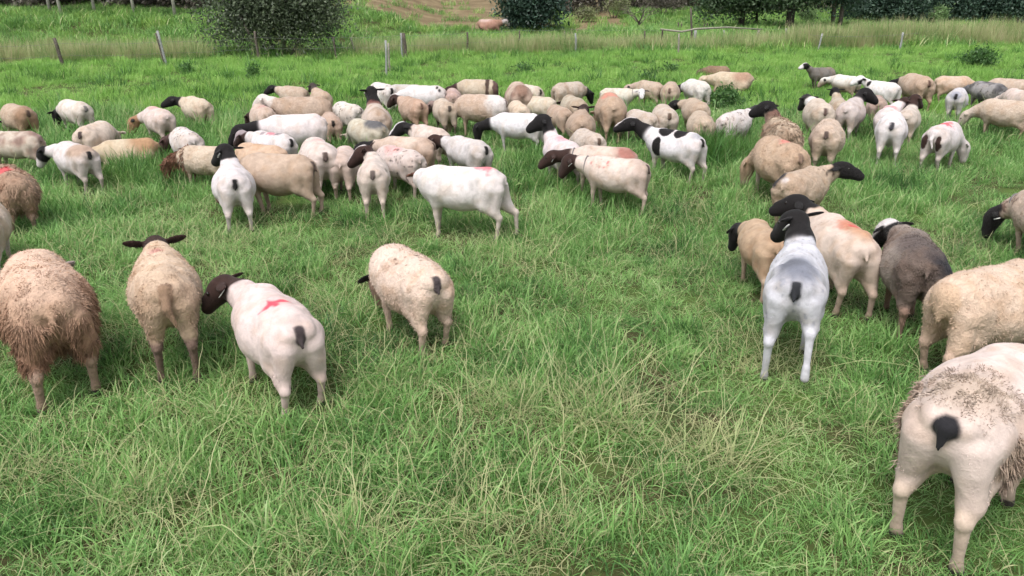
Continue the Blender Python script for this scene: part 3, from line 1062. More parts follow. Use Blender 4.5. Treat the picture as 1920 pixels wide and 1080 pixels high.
# twin grey trunks
cl = [(rngb.uniform(-1.6, 1.6), rngb.uniform(-1.0, 1.2), rngb.uniform(1.1, 4.2), rngb.uniform(.5, .9), rngb.uniform(.5, .9), rngb.uniform(.4, .7)) for _ in range(26)]
tree(1566, 56, 'tree with twin grey trunks at the left end of the dark hedgerow', 'twin_tree', cl, 12000, .19, M_HEDGE, trunk=[([(-.15, 0, -.2), (-.25, 0, 1.4), (-.3, 0, 3.2)], [.13, .11, .08]), ([(.2, 0, -.2), (.25, 0, 1.4), (.2, 0, 3.2)], [.14, .11, .08])], bark=M_BARK, seed=9)
# hedgerow trees to the right
HL = ['tall dark hedgerow tree right of the twin grey trunks', 'dark hedgerow tree behind the middle of the tall tan reeds', 'dark hedgerow tree left of the pale green sapling',
      'dark hedgerow tree right of the pale green sapling', 'dark hedgerow tree nearest the right edge', 'hedgerow tree cut off by the right edge']
hed = []
for k in range(2):
    cl = [(rngb.uniform(-2.0, 2.0), rngb.uniform(-1.1, 1.1), rngb.uniform(.2, 3.4), rngb.uniform(.6, 1.0), rngb.uniform(.5, .9), rngb.uniform(.5, .8)) for _ in range(60)]
    me = crown_mesh('crown', 20000, cl, .18, 20 + k); me.materials.append(M_HEDGE); hed.append((me, cl))
for k, (u, v, s) in enumerate([(1632, 46, 1.0), (1690, 48, .9), (1745, 44, 1.05), (1812, 43, 1.0), (1868, 46, .95), (1925, 44, 1.1)]):
    me, cl = hed[k % 2]
    tree(u, v, HL[k], 'hedgerow_tree', cl, 0, 0, None, trunk=[([(0, 0, -.2), (.1, 0, 1.4), (0, 0, 3.0)], [.18, .14, .08])], bark=M_BARKDARK, me=me, rz=k * 1.3, s=s, group='trees of the dark hedgerow', seed=30 + k)
# pale shrubs
def small_shrub(u, v, w, h, label, lm, n, leaf, seed, kind='small_shrub'):
    r = np.random.default_rng(seed)
    cl = [(r.uniform(-.7, .7) * w, r.uniform(-.5, .5) * w, r.uniform(.25, .8) * h, w * r.uniform(.25, .4), w * r.uniform(.25, .4), h * r.uniform(.15, .28)) for _ in range(12)]
    return tree(u, v, label, kind, cl, n, leaf, lm, trunk=[([(q * .1, 0, -.1), (q * .25 * w, 0, h * .3), (q * .45 * w, 0, h * .6)], [.03, .022, .01]) for q in (-1, 0, 1)], seed=seed)
small_shrub(1092, 42, 1.0, 1.0, 'pale yellowish shrub right of the blackish round tree', M_PALE, 2200, .09, 41)
small_shrub(1150, 34, 1.6, 2.0, 'pale blossoming shrub behind the bare tree', M_PALE, 3200, .10, 42)
small_shrub(1240, 30, 1.8, 2.4, 'greyish shrub between the bare tree and the leaning pole', M_WOODLEAF, 3200, .11, 43)
small_shrub(1510, 50, .9, 1.3, 'light green shrub between the two tree trunks', M_LIGHTGREEN, 2200, .09, 44)  # plain light green leaf colour
small_shrub(1752, 52, .9, 1.35, 'pale green sapling shrub standing in the tan reeds', M_LIGHTGREEN, 2600, .10, 45)
# bare tree
g = at(1195, 60)
root = bpy.data.objects.new('bare_tree', None); COL.objects.link(root); root.location = g
tag(root, 'small leafless tree with spreading twigs behind the reeds', 'tree')
mb = MB(); rb = np.random.default_rng(12)
mb.tube([(0, 0, -.1), (.05, 0, .35), (.12, 0, .6)], [.06, .05, .045], 6); mb.build('trunk', M_BARKDARK, root)
mb = MB()
for k in range(6):
    a = k / 6 * 6.28
    limb_tree(mb, (.06 + .02 * math.cos(a), .02 * math.sin(a), .35 + .04 * k), (math.cos(a) * .7, math.sin(a) * .7, .8), .75, .032, 2, rb, .55)
mb.build('crown', M_BARK, root)
# trees of the wood, upper left and behind
WL = 'slender trunked tree of the wood beyond the bank'
wd = []
for k in range(3):
    cl = [(rngb.uniform(-1.4, 1.4), rngb.uniform(-1.2, 1.2), rngb.uniform(2.4, 6.5), rngb.uniform(.5, .9), rngb.uniform(.5, .9), rngb.uniform(.5, .9)) for _ in range(26)]
    cl += [(rngb.uniform(-1.5, 1.5), rngb.uniform(-1.0, 1.0), rngb.uniform(.1, 1.6), .7, .6, .45) for _ in range(14)]
    me = crown_mesh('crown', 7000, cl, .26, 60 + k); me.materials.append(M_WOODLEAF); wd.append((me, cl))
me = crown_mesh('crown', 4500, [(rngb.uniform(-1.4, 1.4), rngb.uniform(-1.2, 1.2), rngb.uniform(3.2, 6.5), .7, .7, .7) for _ in range(20)], .24, 66); me.materials.append(M_WOODLEAF); wd.append((me, [(0, 0, 4), (.4, .2, 5), (-.4, 0, 5)]))
pale_u = {118: 'pale straight trunk standing in front of the wood, upper left', 95: 'thin pale trunk just left of the straight pale one in the wood',
          178: 'pale thin trunked tree in the wood above the bank', 253: 'greyish trunked tree in the wood left of the big shrub', 328: 'thin light trunked tree in the wood nearest the big shrub'}
k = 0
spots = [(u, 35 if u == 118 else 30, True) for u in pale_u]
for u in list(range(-60, 400, 26)): spots.append((u + rngb.uniform(-8, 8), rngb.uniform(8, 22), False))
for u in (560, 620): spots.append((u, rngb.uniform(6, 12), False))
for u in list(range(1060, 1560, 34)): spots.append((u + rngb.uniform(-8, 8), rngb.uniform(10, 24), False))
ORD = 'first second third fourth fifth sixth seventh eighth ninth tenth eleventh twelfth thirteenth fourteenth fifteenth sixteenth seventeenth eighteenth nineteenth twentieth last'.split()
lft = sorted(q[0] for q in spots if not q[2] and q[0] < 720); rgt = sorted(q[0] for q in spots if not q[2] and q[0] >= 720)
for (u, v, pale) in spots:
    me, cl = wd[3] if pale else wd[k % 3]
    if pale: lab, grp = pale_u[u], None
    else: lab, grp = ('dim woodland tree beyond the bank, %s from the left' % ORD[min(lft.index(u), 20)] if u < 720 else 'dim woodland tree beyond the far green strip, %s from the left' % ORD[rgt.index(u)]), ('trees of the wood beyond the bank' if u < 720 else 'trees of the wood beyond the far strip')
    tree(u, v, lab, 'woodland_tree', cl if not pale else cl[:3], 0, 0, None,
         trunk=[([(0, 0, -.3), (rngb.normal(0, .06), 0, 1.6), (rngb.normal(0, .12), 0, 4.2)], [.085, .075, .05] if pale else [.13, .11, .07])], bark=M_BARKPALE if pale else M_BARK, me=me, rz=k * 2.1, seed=70 + k, group=grp)
    k += 1

# ------------------------------------------------------------------ fence
M_POST = simple('weathered_post', (.10, .085, .07), .9, .35, 25, .5)
M_POSTPALE = simple('grey_white_post', (.27, .28, .27), .85, .2, 20, .4)
M_RAIL = simple('old_rail', (.26, .245, .20), .9, .3, 18, .5)
def post(u0, v0, u1, v1, wpx, mat, label, kind='fence_post'):
    g = at(u0, v0); px = depth_px(g)
    h = (v0 - v1) / px / math.cos(PITCH * .55) + .0
    dx = (u1 - u0) / px
    r = wpx / px / 2
    mb = MB()
    rb_ = np.random.default_rng(int(u0))
    n = 6
    pts = [(dx * t + rb_.normal(0, r * .15), 0, -.25 + (h + .25) * t) for t in np.linspace(0, 1, n)]
    mb.tube(pts, [r * (1.05 - .15 * t) * rb_.uniform(.93, 1.07) for t in np.linspace(0, 1, n)], 7)
    o = mb.build(kind, mat)
    o.location = g
    tag(o, label, 'post', 'posts of the pasture fence')
    return o
for a in [
    (124, 131, 113, 75, 7, M_POST, 'dark leaning wooden post at the far left'),
    (316, 126, 305, 62, 4.5, M_POSTPALE, 'pale grey leaning post left of the big shrub'),
    (311, 124, 302, 66, 4, M_POST, 'thin dark post propped against the pale leaning post'),
    (487, 114, 483, 62, 5, M_POST, 'thin grey brown post in front of the big shrub'),
    (632, 113, 628, 72, 4, M_POST, 'weathered post in front of the right half of the shrub'),
    (668, 101, 660, 72, 3.5, M_RAIL, 'short leaning stake at the right edge of the shrub'),
    (725, 146, 727, 80, 4.5, M_POSTPALE, 'tall pale post standing nearest, above the white sheep'),
    (731, 133, 731, 84, 4, M_RAIL, 'darker stake just behind the tall pale post'),
    (755, 109, 754, 65, 4.5, M_POSTPALE, 'pale post right of the tall nearest one'),
    (761, 109, 759, 65, 7, M_POST, 'thick dark post tied to a pale post'),
    (877, 103, 877, 63, 4, M_POST, 'dark post below the brown slope'),
    (974, 96, 974, 60, 3.5, M_POST, 'thin dark post in front of the blackish round tree'),
    (1059, 93, 1058, 60, 3.5, M_POST, 'dark post at the right side of the blackish tree'),
    (1080, 101, 1078, 65, 4, M_POSTPALE, 'pale post right of the blackish tree'),
    (1208, 93, 1207, 60, 4, M_POST, 'dark post left of the wooden rail'),
    (1241, 94, 1240, 58, 4, M_POST, 'left end post of the wooden rail'),
    (1273, 103, 1270, 66, 4, M_RAIL, 'mossy post under the left half of the rail'),
    (1302, 88, 1301, 59, 6, M_POSTPALE, 'whitish post under the middle of the rail'),
    (1299, 86, 1290, 20, 4, M_POST, 'tall leaning dark pole behind the rail'),
    (1356, 74, 1356, 58, 3.5, M_POSTPALE, 'short pale post under the right half of the rail'),
    (1420, 80, 1420, 56, 5, M_RAIL, 'right end post of the wooden rail'),
    (1474, 80, 1471, 55, 4, M_POSTPALE, 'pale post beside the stout dark trunk'),
    (1532, 98, 1537, 65, 3.5, M_POSTPALE, 'thin pale leaning stake left of the tan reeds'),
    (1686, 95, 1688, 63, 4, M_POSTPALE, 'pale straight stake in front of the tan reeds'),
    (1747, 82, 1747, 60, 3, M_RAIL, 'faint stake among the reeds below the sapling'),
    (1846, 80, 1845, 46, 3.5, M_POST, 'dark stake in the tall reeds near the right edge'),
    (1272, 58, 1271, 43, 3, M_POST, 'far dark post, left of the first pair beyond the rail'),
    (1277, 57, 1277, 45, 3, M_POST, 'far dark post, right of the first pair beyond the rail'),
    (1321, 58, 1320, 46, 2.5, M_POST, 'far dark post, left of the second pair beyond the rail'),
    (1325, 58, 1325, 44, 3, M_POST, 'far dark post, right of the second pair beyond the rail'),
]: post(*a)
# the rail: a long crooked pole resting on the posts
a_, m_, b_ = at(1240, 94), at(1290, 94), at(1421, 82)
hz = .84
mb = MB()
pts = [Vector((a_[0] - .1, a_[1] - .06, a_[2] + hz - .02)), Vector((at(1275, 95)[0], at(1275, 95)[1] - .06, a_[2] + hz - .09)), Vector((at(1300, 94)[0], at(1300, 94)[1] - .06, a_[2] + hz)),
       Vector((at(1360, 88)[0], at(1360, 88)[1] - .06, a_[2] + hz + .0)), Vector((b_[0] + .1, b_[1] - .06, b_[2] + .60))]
mb.tube(pts, [.035, .04, .042, .036, .03], 7)
tag(mb.build('fence_rail', M_RAIL), 'long crooked wooden rail lying across the posts, right of centre', 'rail')
# slack wires strung from post to post
M_WIRE = simple('fence_wire', (.22, .22, .22), .6, .1, 20, 0)
LINE = [(-40, 138), (124, 131), (316, 126), (487, 114), (632, 113), (755, 109), (877, 103), (974, 96), (1059, 93), (1208, 93), (1241, 94)]
LINE2 = [(1420, 80), (1474, 80), (1532, 98), (1686, 95), (1747, 82), (1846, 80), (1960, 82)]
for ln, hh, lab in ((LINE, .80, 'upper slack wire of the left fence'), (LINE, .45, 'lower slack wire of the left fence'), (LINE2, .62, 'slack wire of the fence along the tan reeds')):
    pts = []
    for (a, b) in zip(ln[:-1], ln[1:]):
        A, B = at(*a), at(*b)
        for t in (0, .25, .5, .75):
            q = A * (1 - t) + B * t
            pts.append((q[0], q[1] - .05, q[2] + hh - .05 * math.sin(t * math.pi)))
    mb = MB(); mb.tube(pts, .004, 4)
    tag(mb.build('fence_wire', M_WIRE), lab, 'wire')

# ------------------------------------------------------------------ the flock
# neck = (yaw, pitch), head = (yaw, pitch) in the animal's own frame, left and up positive
GRAZE = dict(neck=(0, -42), head=(0, -70))
GRAZE_L = dict(neck=(35, -40), head=(45, -70))
GRAZE_R = dict(neck=(-35, -40), head=(-45, -70))
def P(base=None, **k):
    d = dict(base or {}); d.update(k); return d
S = make_sheep
low = lambda h: (lambda X: .12 + sstep(h + .10, h - .06, X[:, 2]))

# --- foreground, left to right
S(-14, 185, 467, 3, 'big long-fleeced brown sheep at the left edge of the foreground, head hidden',
  P(fat=1.05, wool=.018, neck=(-8, -18), head=(-25, -45), splay=1.35, step=(0, 0, -.05, .05), leg=1.06, ear=-.1, lump=.009, droop=-.35,
    locks=[dict(count=26000, length=.030, area=lambda X: sstep(.26, .32, X[:, 2]) * (X[:, 0] < .42) * (.10 + sstep(.72, .56, X[:, 2])), width=.0022, comb=.9, out=.30, sag=.4, clump=1.9,
                lenf=lambda X: .35 + .8 * sstep(.68, .46, X[:, 2])),
           dict(count=11000, length=.046, area=lambda X: sstep(.27, .31, X[:, 2]) * sstep(.58, .44, X[:, 2]) * (X[:, 0] < .38), col=(.165, .088, .052), mix=.55, width=.0026, comb=.9, out=.26, sag=.8, clump=2.0)]),
  dict(coat=(.58, .43, .32), stain=.15, side_col=(.20, .108, .065), patches=[(-.30, 0, .50, .30, .4, .16, (.33, .21, .135), .6)], head=CREAM, neck_t=.2, legs=(.30, .215, .155), ears=(.34, .29, .26)), sc=1.20)
S(243, 375, 461, 0, 'muddy cream sheep with dark brown head and long tail, centre of the left three',
  P(fat=1.0, neck=(0, 12), head=(0, -55), tail='long', splay=1.05, wool=.006, ear=-.05, droop=.05, leg=1.25, step=(0, 0, .05, -.02)),
  dict(coat=(.55, .435, .315), stain=.45, stain_col=(.40, .28, .18), rump_dirt=.65, rump_col=(.30, .215, .14), head=DKBR, neck_t=.72, legs=(.15, .105, .08), tail=(.25, .17, .11), red=[(.20, .02, .05, .05, .5, (.45, .16, .17))]), sc=1.04)
S(434, 611, 531, 19, 'white sheep with red cross mark on its back and dark brown head, left foreground',
  P(fat=1.1, head_size=1.15, neck=(24, 16), head=(55, -38), face=True, tagged=1, splay=1.25, udder=False, step=(0, 0, -.02, .03), ear=-.2),
  dict(coat=(.59, .505, .465), stain=.30, stain_col=(.42, .33, .28), head=DKBR, neck_t=.55, tail=(.05, .04, .04), tail_spot=.75,
       red=[(-.12, .0, .034, .10, 1.0, (.58, .05, .08)), (-.13, .03, .07, .030, 1.0, (.58, .05, .08)), (-.12, .02, .12, .15, .18, (.60, .2, .22))]), sc=1.03)
S(692, 855, 456, 25, 'round cream sheep with small dark tail grazing alone mid foreground, head hidden',
  P(neck=(-20, -40), head=(-24, -70), droop=.8, fat=1.14, wool=.008, splay=1.25, leg=1.06, lump=.006, ear=0),
  dict(coat=(.62, .515, .42), stain=.32, stain_col=(.40, .255, .16), head=(.30, .2, .15), tail=(.06, .05, .05), tail_spot=.6, legs=(.44, .34, .26), ears=BLACK,
       speck=.9, speck_col=(.20, .14, .10), speck_area=(.05, 0, .68, .35, .2, .12)), sc=.99)
S(1425, 1560, 447, 0, 'bluish white sheep with black raised head and grey rump patch, one hind hoof lifted',
  P(fat=.96, neck=(12, 36), head=(50, -34), face=True, tagged=1, leg=1.36, splay=1.2, step=(.08, -.08, -.02, -.06), lift=(0, 0, 0, .13), neck_len=.36, ear=-.15, droop=.1),
  dict(coat=(.50, .515, .535), stain=.35, head=BLACK, neck_t=.42, tail=(.025, .027, .03), tail_spot=1.1, legs=(.50, .51, .53),
       stain_col=(.33, .32, .32), speck=.75, speck_col=(.30, .31, .33), patches=[(-.30, 0, .80, .20, .15, .10, (.17, .185, .215), .55), (-.22, .05, .78, .09, .07, .10, (.12, .13, .15), .5), (.36, 0, .66, .06, .05, .06, (.50, .33, .30), .3)]), sc=1.06)
S(1400, 1466, 410, 22, 'tan sheep with black drooping head half hidden behind the bluish white one',
  P(fat=1.0, neck=(28, -14), head=(35, -62), leg=1.1, ear=0),
  dict(coat=(.40, .30, .20), stain=.5, stain_col=(.30, .19, .11), head=BLACK, neck_t=.6, legs=(.38, .29, .21)), sc=.86)
S(1512, 1652, 398, 27, 'cream sheep with smeared rusty red rump and black head beside the bluish white one',
  P(fat=1.05, neck=(28, 30), head=(50, -12), face=True, leg=1.12, splay=1.1, step=(0, 0, .05, -.05), ear=-.1),
  dict(coat=(.54, .46, .385), stain=.3, stain_col=(.42, .30, .21), head=BLACK, neck_t=.6, legs=(.40, .31, .24),
       red=[(-.08, -.02, .15, .11, .6, (.45, .15, .10)), (-.15, -.05, .06, .06, .85, (.50, .06, .06))], patches=[(-.2, -.05, .74, .26, .12, .08, (.42, .25, .15), .4)]), sc=1.04)
S(1652, 1780, 427, 14, 'grey and brown woolly sheep with dark back and white crowned head, right of centre',
  P(fat=1.08, wool=.012, neck=(30, 8), head=(42, -45), leg=1.15, lump=.008),
  dict(coat=(.25, .215, .18), stain=.75, stain_col=(.13, .09, .068), head=BLACK, neck_t=.6, crown=(.55, .53, .50), legs=(.23, .155, .115), rump_dirt=.7, rump_col=(.10, .075, .06),
       patches=[(-.24, -.10, .66, .26, .17, .17, (.022, .022, .026), .3), (-.10, .0, .74, .3, .2, .06, (.10, .08, .07), .5)]), sc=1.0)
S(1728, 1985, 487, -34, 'large cream tan sheep with broad fat tail at the right edge, partly cut off',
  P(fat=1.12, wool=.01, tail='fat', neck=(-10, -35), head=(-10, -65), splay=1.2, step=(0, 0, .02, -.10), lump=.006),
  dict(coat=(.54, .43, .325), stain=.35, stain_col=(.44, .29, .17), head=BLACK, tail=(.50, .37, .25), legs=(.44, .33, .24),
       patches=[(-.525, 0, .38, .05, .035, .035, (.04, .03, .03), .2)]), sc=1.16)
S(1700, 1972, 640, -12, 'white sheep with shaggy dirty rump wool and black triangular tail, bottom right corner',
  P(fat=1.14, tail='wedge', neck=(0, -30), head=(0, -60), splay=1.25, leg=1.18, step=(0, 0, .03, -.04), lump=.005,
    locks=[dict(count=6000, length=.018, area=lambda X: (sstep(.62, .70, X[:, 2]) * sstep(-.02, -.16, X[:, 0]) * sstep(-.46, -.40, X[:, 0])).astype(float), col=(.38, .31, .24), mix=.35, width=.0026, comb=.4, out=.4, sag=.2, clump=2.6),
           dict(count=7000, length=.040, area=lambda X: (sstep(.17, .205, np.abs(X[:, 1])) * sstep(-.06, -.18, X[:, 0]) * sstep(.34, .40, X[:, 2]) * sstep(.66, .58, X[:, 2])).astype(float), col=(.27, .195, .135), mix=.6, width=.0030, comb=1.0, out=.20, sag=.7, clump=2.4)]),
  dict(coat=(.60, .515, .455), stain=.32, stain_col=(.42, .33, .26), head=CREAM, tail=(.018, .018, .020), legs=(.50, .41, .32),
       patches=[(-.30, 0, .77, .17, .22, .10, (.42, .345, .27), .8), (-.28, .25, .55, .18, .06, .18, (.29, .215, .155), .4), (-.28, -.25, .55, .18, .06, .18, (.29, .215, .155), .4)]), sc=1.2)
S(1908, 2030, 352, 40, 'speckled sheep with black head and grey collar cut off by the right edge',
  P(fat=1.05, wool=.012, neck=(45, -32), head=(55, -70), collar=True, collar_w=.016, tagged=1, ear=0),
  dict(coat=(.42, .34, .27), speck=1.1, speck_col=(.14, .09, .07), head=BLACK, neck_t=.75), sc=.98)
S(-32, 73, 308, 6, 'shaggy brown sheep with red marked back at the left edge',
  P(GRAZE, fat=1.1, wool=.02, lump=.008, locks=[dict(count=6500, length=.045, area=lambda X: (X[:, 2] > .24) * (X[:, 0] < .4) * 1.0, width=.0045, comb=1.0, out=.28, sag=.7, clump=1.4)]),
  dict(coat=(.36, .26, .18), stain=.6, stain_col=(.22, .13, .085), head=CREAM, legs=(.3, .22, .16), red=[(-.05, .05, .18, .12, .9, (.55, .09, .10))]), sc=1.0)
S(-88, 27, 372, -12, 'pale sheep with curved white tail cut off by the left edge',
  P(GRAZE, fat=.95, tail='long', leg=1.1), dict(coat=(.46, .38, .30), stain=.5, tail=(.58, .55, .52), legs=(.46, .40, .34)), sc=.95)

# --- middle ground, front row
S(393, 483, 302, 3, 'white sheep seen from behind, black raised head with white patch, small black tail',
  P(fat=1.1, neck=(12, 44), head=(45, -25), head_size=1.45, tagged=1, leg=1.05, splay=1.15, ear=-.1), dict(coat=(.58, .555, .545), stain=.08, head=BLACK, neck_t=.5, tail=BLACK, tail_spot=.85), sc=.97)
S(454, 602, 287, 64, 'plain tan shorn sheep wearing a thin collar, grazing behind the white black-headed one',
  P(neck=(10, -25), head=(10, -60), collar=True, fat=1.1), dict(coat=(.41, .325, .245), stain=.2, tail=(.07, .05, .04), head=BROWN, legs=(.38, .30, .23), patches=[(-.49, .02, .42, .06, .03, .12, (.07, .05, .04), .3)]))
S(560, 640, 257, 8, 'cream sheep with dark tail stub, rump turned, next to the collared tan one',
  P(GRAZE_L, fat=1.1), dict(coat=(.56, .50, .45), stain=.12, tail=(.08, .06, .05), tail_spot=.7, red=[(.1, 0, .1, .1, .25)]))
S(622, 667, 273, -8, 'pinkish cream sheep squeezed between two cream rumps in the crowd', P(GRAZE, fat=1.0), dict(coat=(.50, .415, .36), stain=.15), sc=.9)
S(664, 737, 291, 0, 'cream sheep from behind with white blazed dark brown head turned left',
  P(fat=1.0, neck=(38, 26), head=(85, -30), head_size=1.5, leg=1.15, splay=1.05, ear=-.25, droop=-.2), dict(coat=(.54, .48, .42), stain=.2, head=DKBR, neck_t=.62, blaze=WHITE, tail=(.10, .08, .07), tail_spot=.7, legs=(.48, .41, .34),
       patches=[(.34, 0, .58, .16, .14, .14, (.58, .55, .54), .3)], speck=.95, speck_area=(.33, 0, .62, .18, .2, .12)), sc=.90)
S(788, 966, 309, 72, 'smooth white sheep in profile with red mark on its rump, legs braced back',
  P(neck=(-72, -4), head=(-100, -45), neck_len=.32, head_size=1.15, droop=.6, fat=.98, leg=1.10, step=(-.02, .05, -.01, -.17), splay=1.1), dict(coat=(.60, .575, .545), stain=.06, head=(.20, .105, .075), neck_t=.60, rump_dirt=.3, rump_col=(.40, .33, .28),
       red=[(-.24, 0, .11, .07, .7, (.62, .10, .13)), (-.30, 0, .05, .10, .5, (.62, .10, .13))], legs=(.50, .44, .38)))
S(837, 925, 254, 54, 'greyish white sheep with black tail patch and drooping dark head, behind the smooth white one',
  P(neck=(25, 12), head=(30, -55), fat=1.05, head_size=1.4), dict(coat=(.49, .475, .455), stain=.15, head=DKBR, neck_t=.55, tail=BLACK, tail_spot=1.3))
S(1097, 1221, 292, 71, 'cream sheep wearing a collar with dark brown head and pink speckled shoulders, in profile',
  P(neck=(12, 6), head=(15, -48), face=True, head_size=1.4, tagged=1, collar=True, fat=1.05, leg=1.06, step=(.03, -.03, -.06, .02)), dict(coat=(.55, .475, .41), stain=.3, head=DKBR, neck_t=.72, tail=(.07, .05, .04), tail_spot=1.0, legs=(.45, .37, .30), rump_dirt=.5, rump_col=(.34, .25, .20),
       speck=1.05, speck_col=(.45, .16, .15), speck_area=(.16, .02, .66, .22, .2, .12)))
S(1080, 1198, 272, 78, 'cream sheep with reddish brown rump and dark head held level, behind the collared one',
  P(neck=(6, 2), head=(6, -25), face=True, tagged=1, collar=True, neck_len=.40), dict(coat=(.50, .43, .36), head=DKBR, neck_t=.35, patches=[(-.30, 0, .62, .18, .2, .12, (.30, .14, .11), .35)]))
S(1217, 1325, 239, 57, 'black and white pied sheep with black neck and raised black head',
  P(neck=(12, 32), head=(22, -12), face=True, fat=.98, leg=1.08, neck_len=.40, step=(.02, -.02, .04, -.06)), dict(coat=(.60, .59, .585), stain=.03, head=BLACK, neck_t=.12, blaze=WHITE, tail=BLACK, tail_spot=.9, legs=(.48, .42, .37),
       patches=[(.20, .22, .50, .075, .14, .15, BLACK, .06), (.12, .05, .72, .13, .14, .08, BLACK, .06), (-.12, .08, .72, .12, .16, .08, BLACK, .06), (-.36, .0, .68, .10, .10, .06, GREY, .4)]))
S(1406, 1522, 254, 32, 'round tan woolly sheep with faded red mark on its back, right of the pied one',
  P(GRAZE_L, fat=1.12, wool=.015, leg=1.05), dict(coat=(.42, .32, .225), stain=.4, stain_col=(.32, .22, .14), legs=(.42, .35, .28), tail=(.2, .14, .1), red=[(-.10, -.02, .12, .09, .65, (.58, .16, .14))]))
S(1436, 1566, 311, -26, 'tan woolly sheep with curly neck and raised black head facing right',
  P(fat=1.05, wool=.014, neck=(-36, 26), head=(-60, -10), face=True, neck_len=.30, head_size=1.32, ear=-.2, lump=.008), dict(coat=(.43, .345, .255), stain=.4, head=BLACK, neck_t=.80, patches=[(-.34, .12, .60, .16, .13, .12, (.03, .026, .028), .2), (-.42, 0, .60, .06, .08, .06, WHITE, .3)],
       speck=1.0, speck_col=(.14, .10, .07), speck_area=(.42, -.1, .66, .18, .2, .2)), sc=.95)
S(1517, 1585, 222, -3, 'cream woolly sheep from behind with brown tail, left of the gap among right sheep', P(GRAZE, wool=.012, leg=1.08, fat=1.05), dict(coat=(.48, .395, .31), stain=.25, tail=(.08, .06, .05), tail_spot=.6, legs=(.34, .27, .21)))
S(1641, 1703, 209, 0, 'clean white sheep from behind with small black tail, in the right group', P(GRAZE, leg=1.1, fat=1.05, splay=1.1), dict(coat=(.62, .61, .60), stain=.03, tail=(.04, .04, .045), tail_spot=.75))
S(1727, 1806, 227, -17, 'white sheep with two dark patches either side of its tail and red back',
  P(GRAZE_R, fat=1.05, tail='long', leg=1.05), dict(coat=(.56, .53, .515), stain=.12, tail=(.56, .52, .5), patches=[(-.42, .105, .48, .12, .055, .12, DKBR, .08), (-.42, -.085, .47, .12, .05, .13, DKBR, .08)],
       red=[(-.02, 0, .10, .12, .9, (.60, .08, .10)), (.1, 0, .12, .06, .7, (.60, .08, .10))]))

# --- left of the flock
S(1, 71, 195, 72, 'tan sheep with brown rump grazing at the far left edge', P(GRAZE, wool=.01), dict(coat=(.42, .335, .25), stain=.3, rump_dirt=.9, rump_col=(.24, .15, .09), head=(.4, .33, .26), ears=BLACK, tail=(.06, .04, .03), tail_spot=1))
S(111, 176, 187, 62, 'pale cream sheep with grey tail grazing apart, upper left', P(GRAZE), dict(coat=(.56, .53, .47), stain=.2, head=BLACK, tail=(.16, .15, .14), tail_spot=1.1))
S(2, 63, 246, 58, 'small cream sheep with brown blotches at the left edge', P(GRAZE), dict(coat=(.47, .415, .335), stain=.9, stain_col=(.25, .17, .14), tail=(.2, .15, .13)), sc=.88)
S(136, 214, 226, -28, 'plump cream sheep with dark tail dot, rump turned, behind the black-and-white faced one', P(GRAZE, fat=1.15), dict(coat=(.55, .475, .39), stain=.12, tail=(.06, .045, .04), tail_spot=.6))
S(101, 191, 265, 52, 'sheep with black and white face, white neck and tan patched rump on the left', P(neck=(22, -2), head=(28, -50), face=True, ear=-.1, neck_len=.37), dict(coat=(.55, .52, .50), stain=.15, head=BLACK, neck_t=.80, muzzle=WHITE, tail=BLACK, tail_spot=.9, patches=[(-.28, .02, .62, .22, .2, .13, (.35, .265, .20), .3)]))
S(190, 298, 258, 86, 'sheep with pale back shading to reddish brown rump, lying low in the grass', P(lie=True, neck=(0, -10), head=(0, -45)), dict(coat=(.48, .41, .29), patches=[(-.26, 0, .42, .24, .28, .2, (.36, .225, .125), .4)], head=(.42, .34, .24)))
S(269, 330, 200, 32, 'cream sheep with pink smudged back and brown head, left of the flock', P(neck=(45, -22), head=(50, -60), fat=1.1), dict(coat=(.54, .465, .42), stain=.12, head=(.27, .16, .09), ears=BLACK, neck_t=.7, red=[(.12, 0, .14, .12, .35), (-.2, -.1, .04, .05, .4)]))
S(341, 401, 180, 44, 'pale tan sheep with raised black head, standing at the back on the left', P(neck=(38, 14), head=(48, -16), face=True, wool=.01), dict(coat=(.52, .45, .345), stain=.3, head=BLACK, neck_t=.5))
S(318, 384, 238, 42, 'white sheep with black speckled back, left of the black head with white patch', P(neck=(35, -18), head=(40, -60)), dict(coat=(.54, .51, .475), stain=.25, head=(.06, .035, .03), neck_t=.5, speck=1.25, speck_area=(-.1, 0, .66, .35, .25, .14)))
S(366, 410, 272, 58, 'cream sheep with shaggy reddish brown neck, left of the black raised head', P(neck=(15, -15), head=(15, -65), wool=.012, locks=[dict(count=900, length=.06, area=lambda X: (X[:, 0] > .28) * (X[:, 2] > .2) * 1.0, col=(.16, .08, .05), mix=.9, width=.008)]), dict(coat=(.50, .42, .32), head=(.16, .085, .055), neck_t=.12), sc=.82)
S(440, 546, 267, 86, 'sheep with orange tan back among the crowd, behind the collared tan one', P(GRAZE), dict(coat=(.47, .35, .25), stain=.5, stain_col=(.38, .24, .13)))
S(466, 560, 245, 82, 'white sheep with red and dark streaks on its back and brown head', P(neck=(5, 6), head=(10, -32), face=True, head_size=1.4), dict(coat=(.56, .54, .525), head=DKBR, neck_t=.6, crown=(.28, .24, .24), tail=BLACK, tail_spot=1.4, red=[(-.05, .03, .10, .06, .8, (.45, .13, .16)), (-.2, .02, .07, .05, .8, (.10, .08, .09)), (.12, .05, .06, .05, .7, (.16, .12, .13))]))
S(770, 849, 233, 80, 'cream sheep turning its black and white striped face to the camera, mid crowd', P(neck=(15, 16), head=(62, -28), face=True, head_size=1.4), dict(coat=(.52, .45, .39), stain=.15, head=BLACK, neck_t=.45, blaze=(.60, .58, .57)))
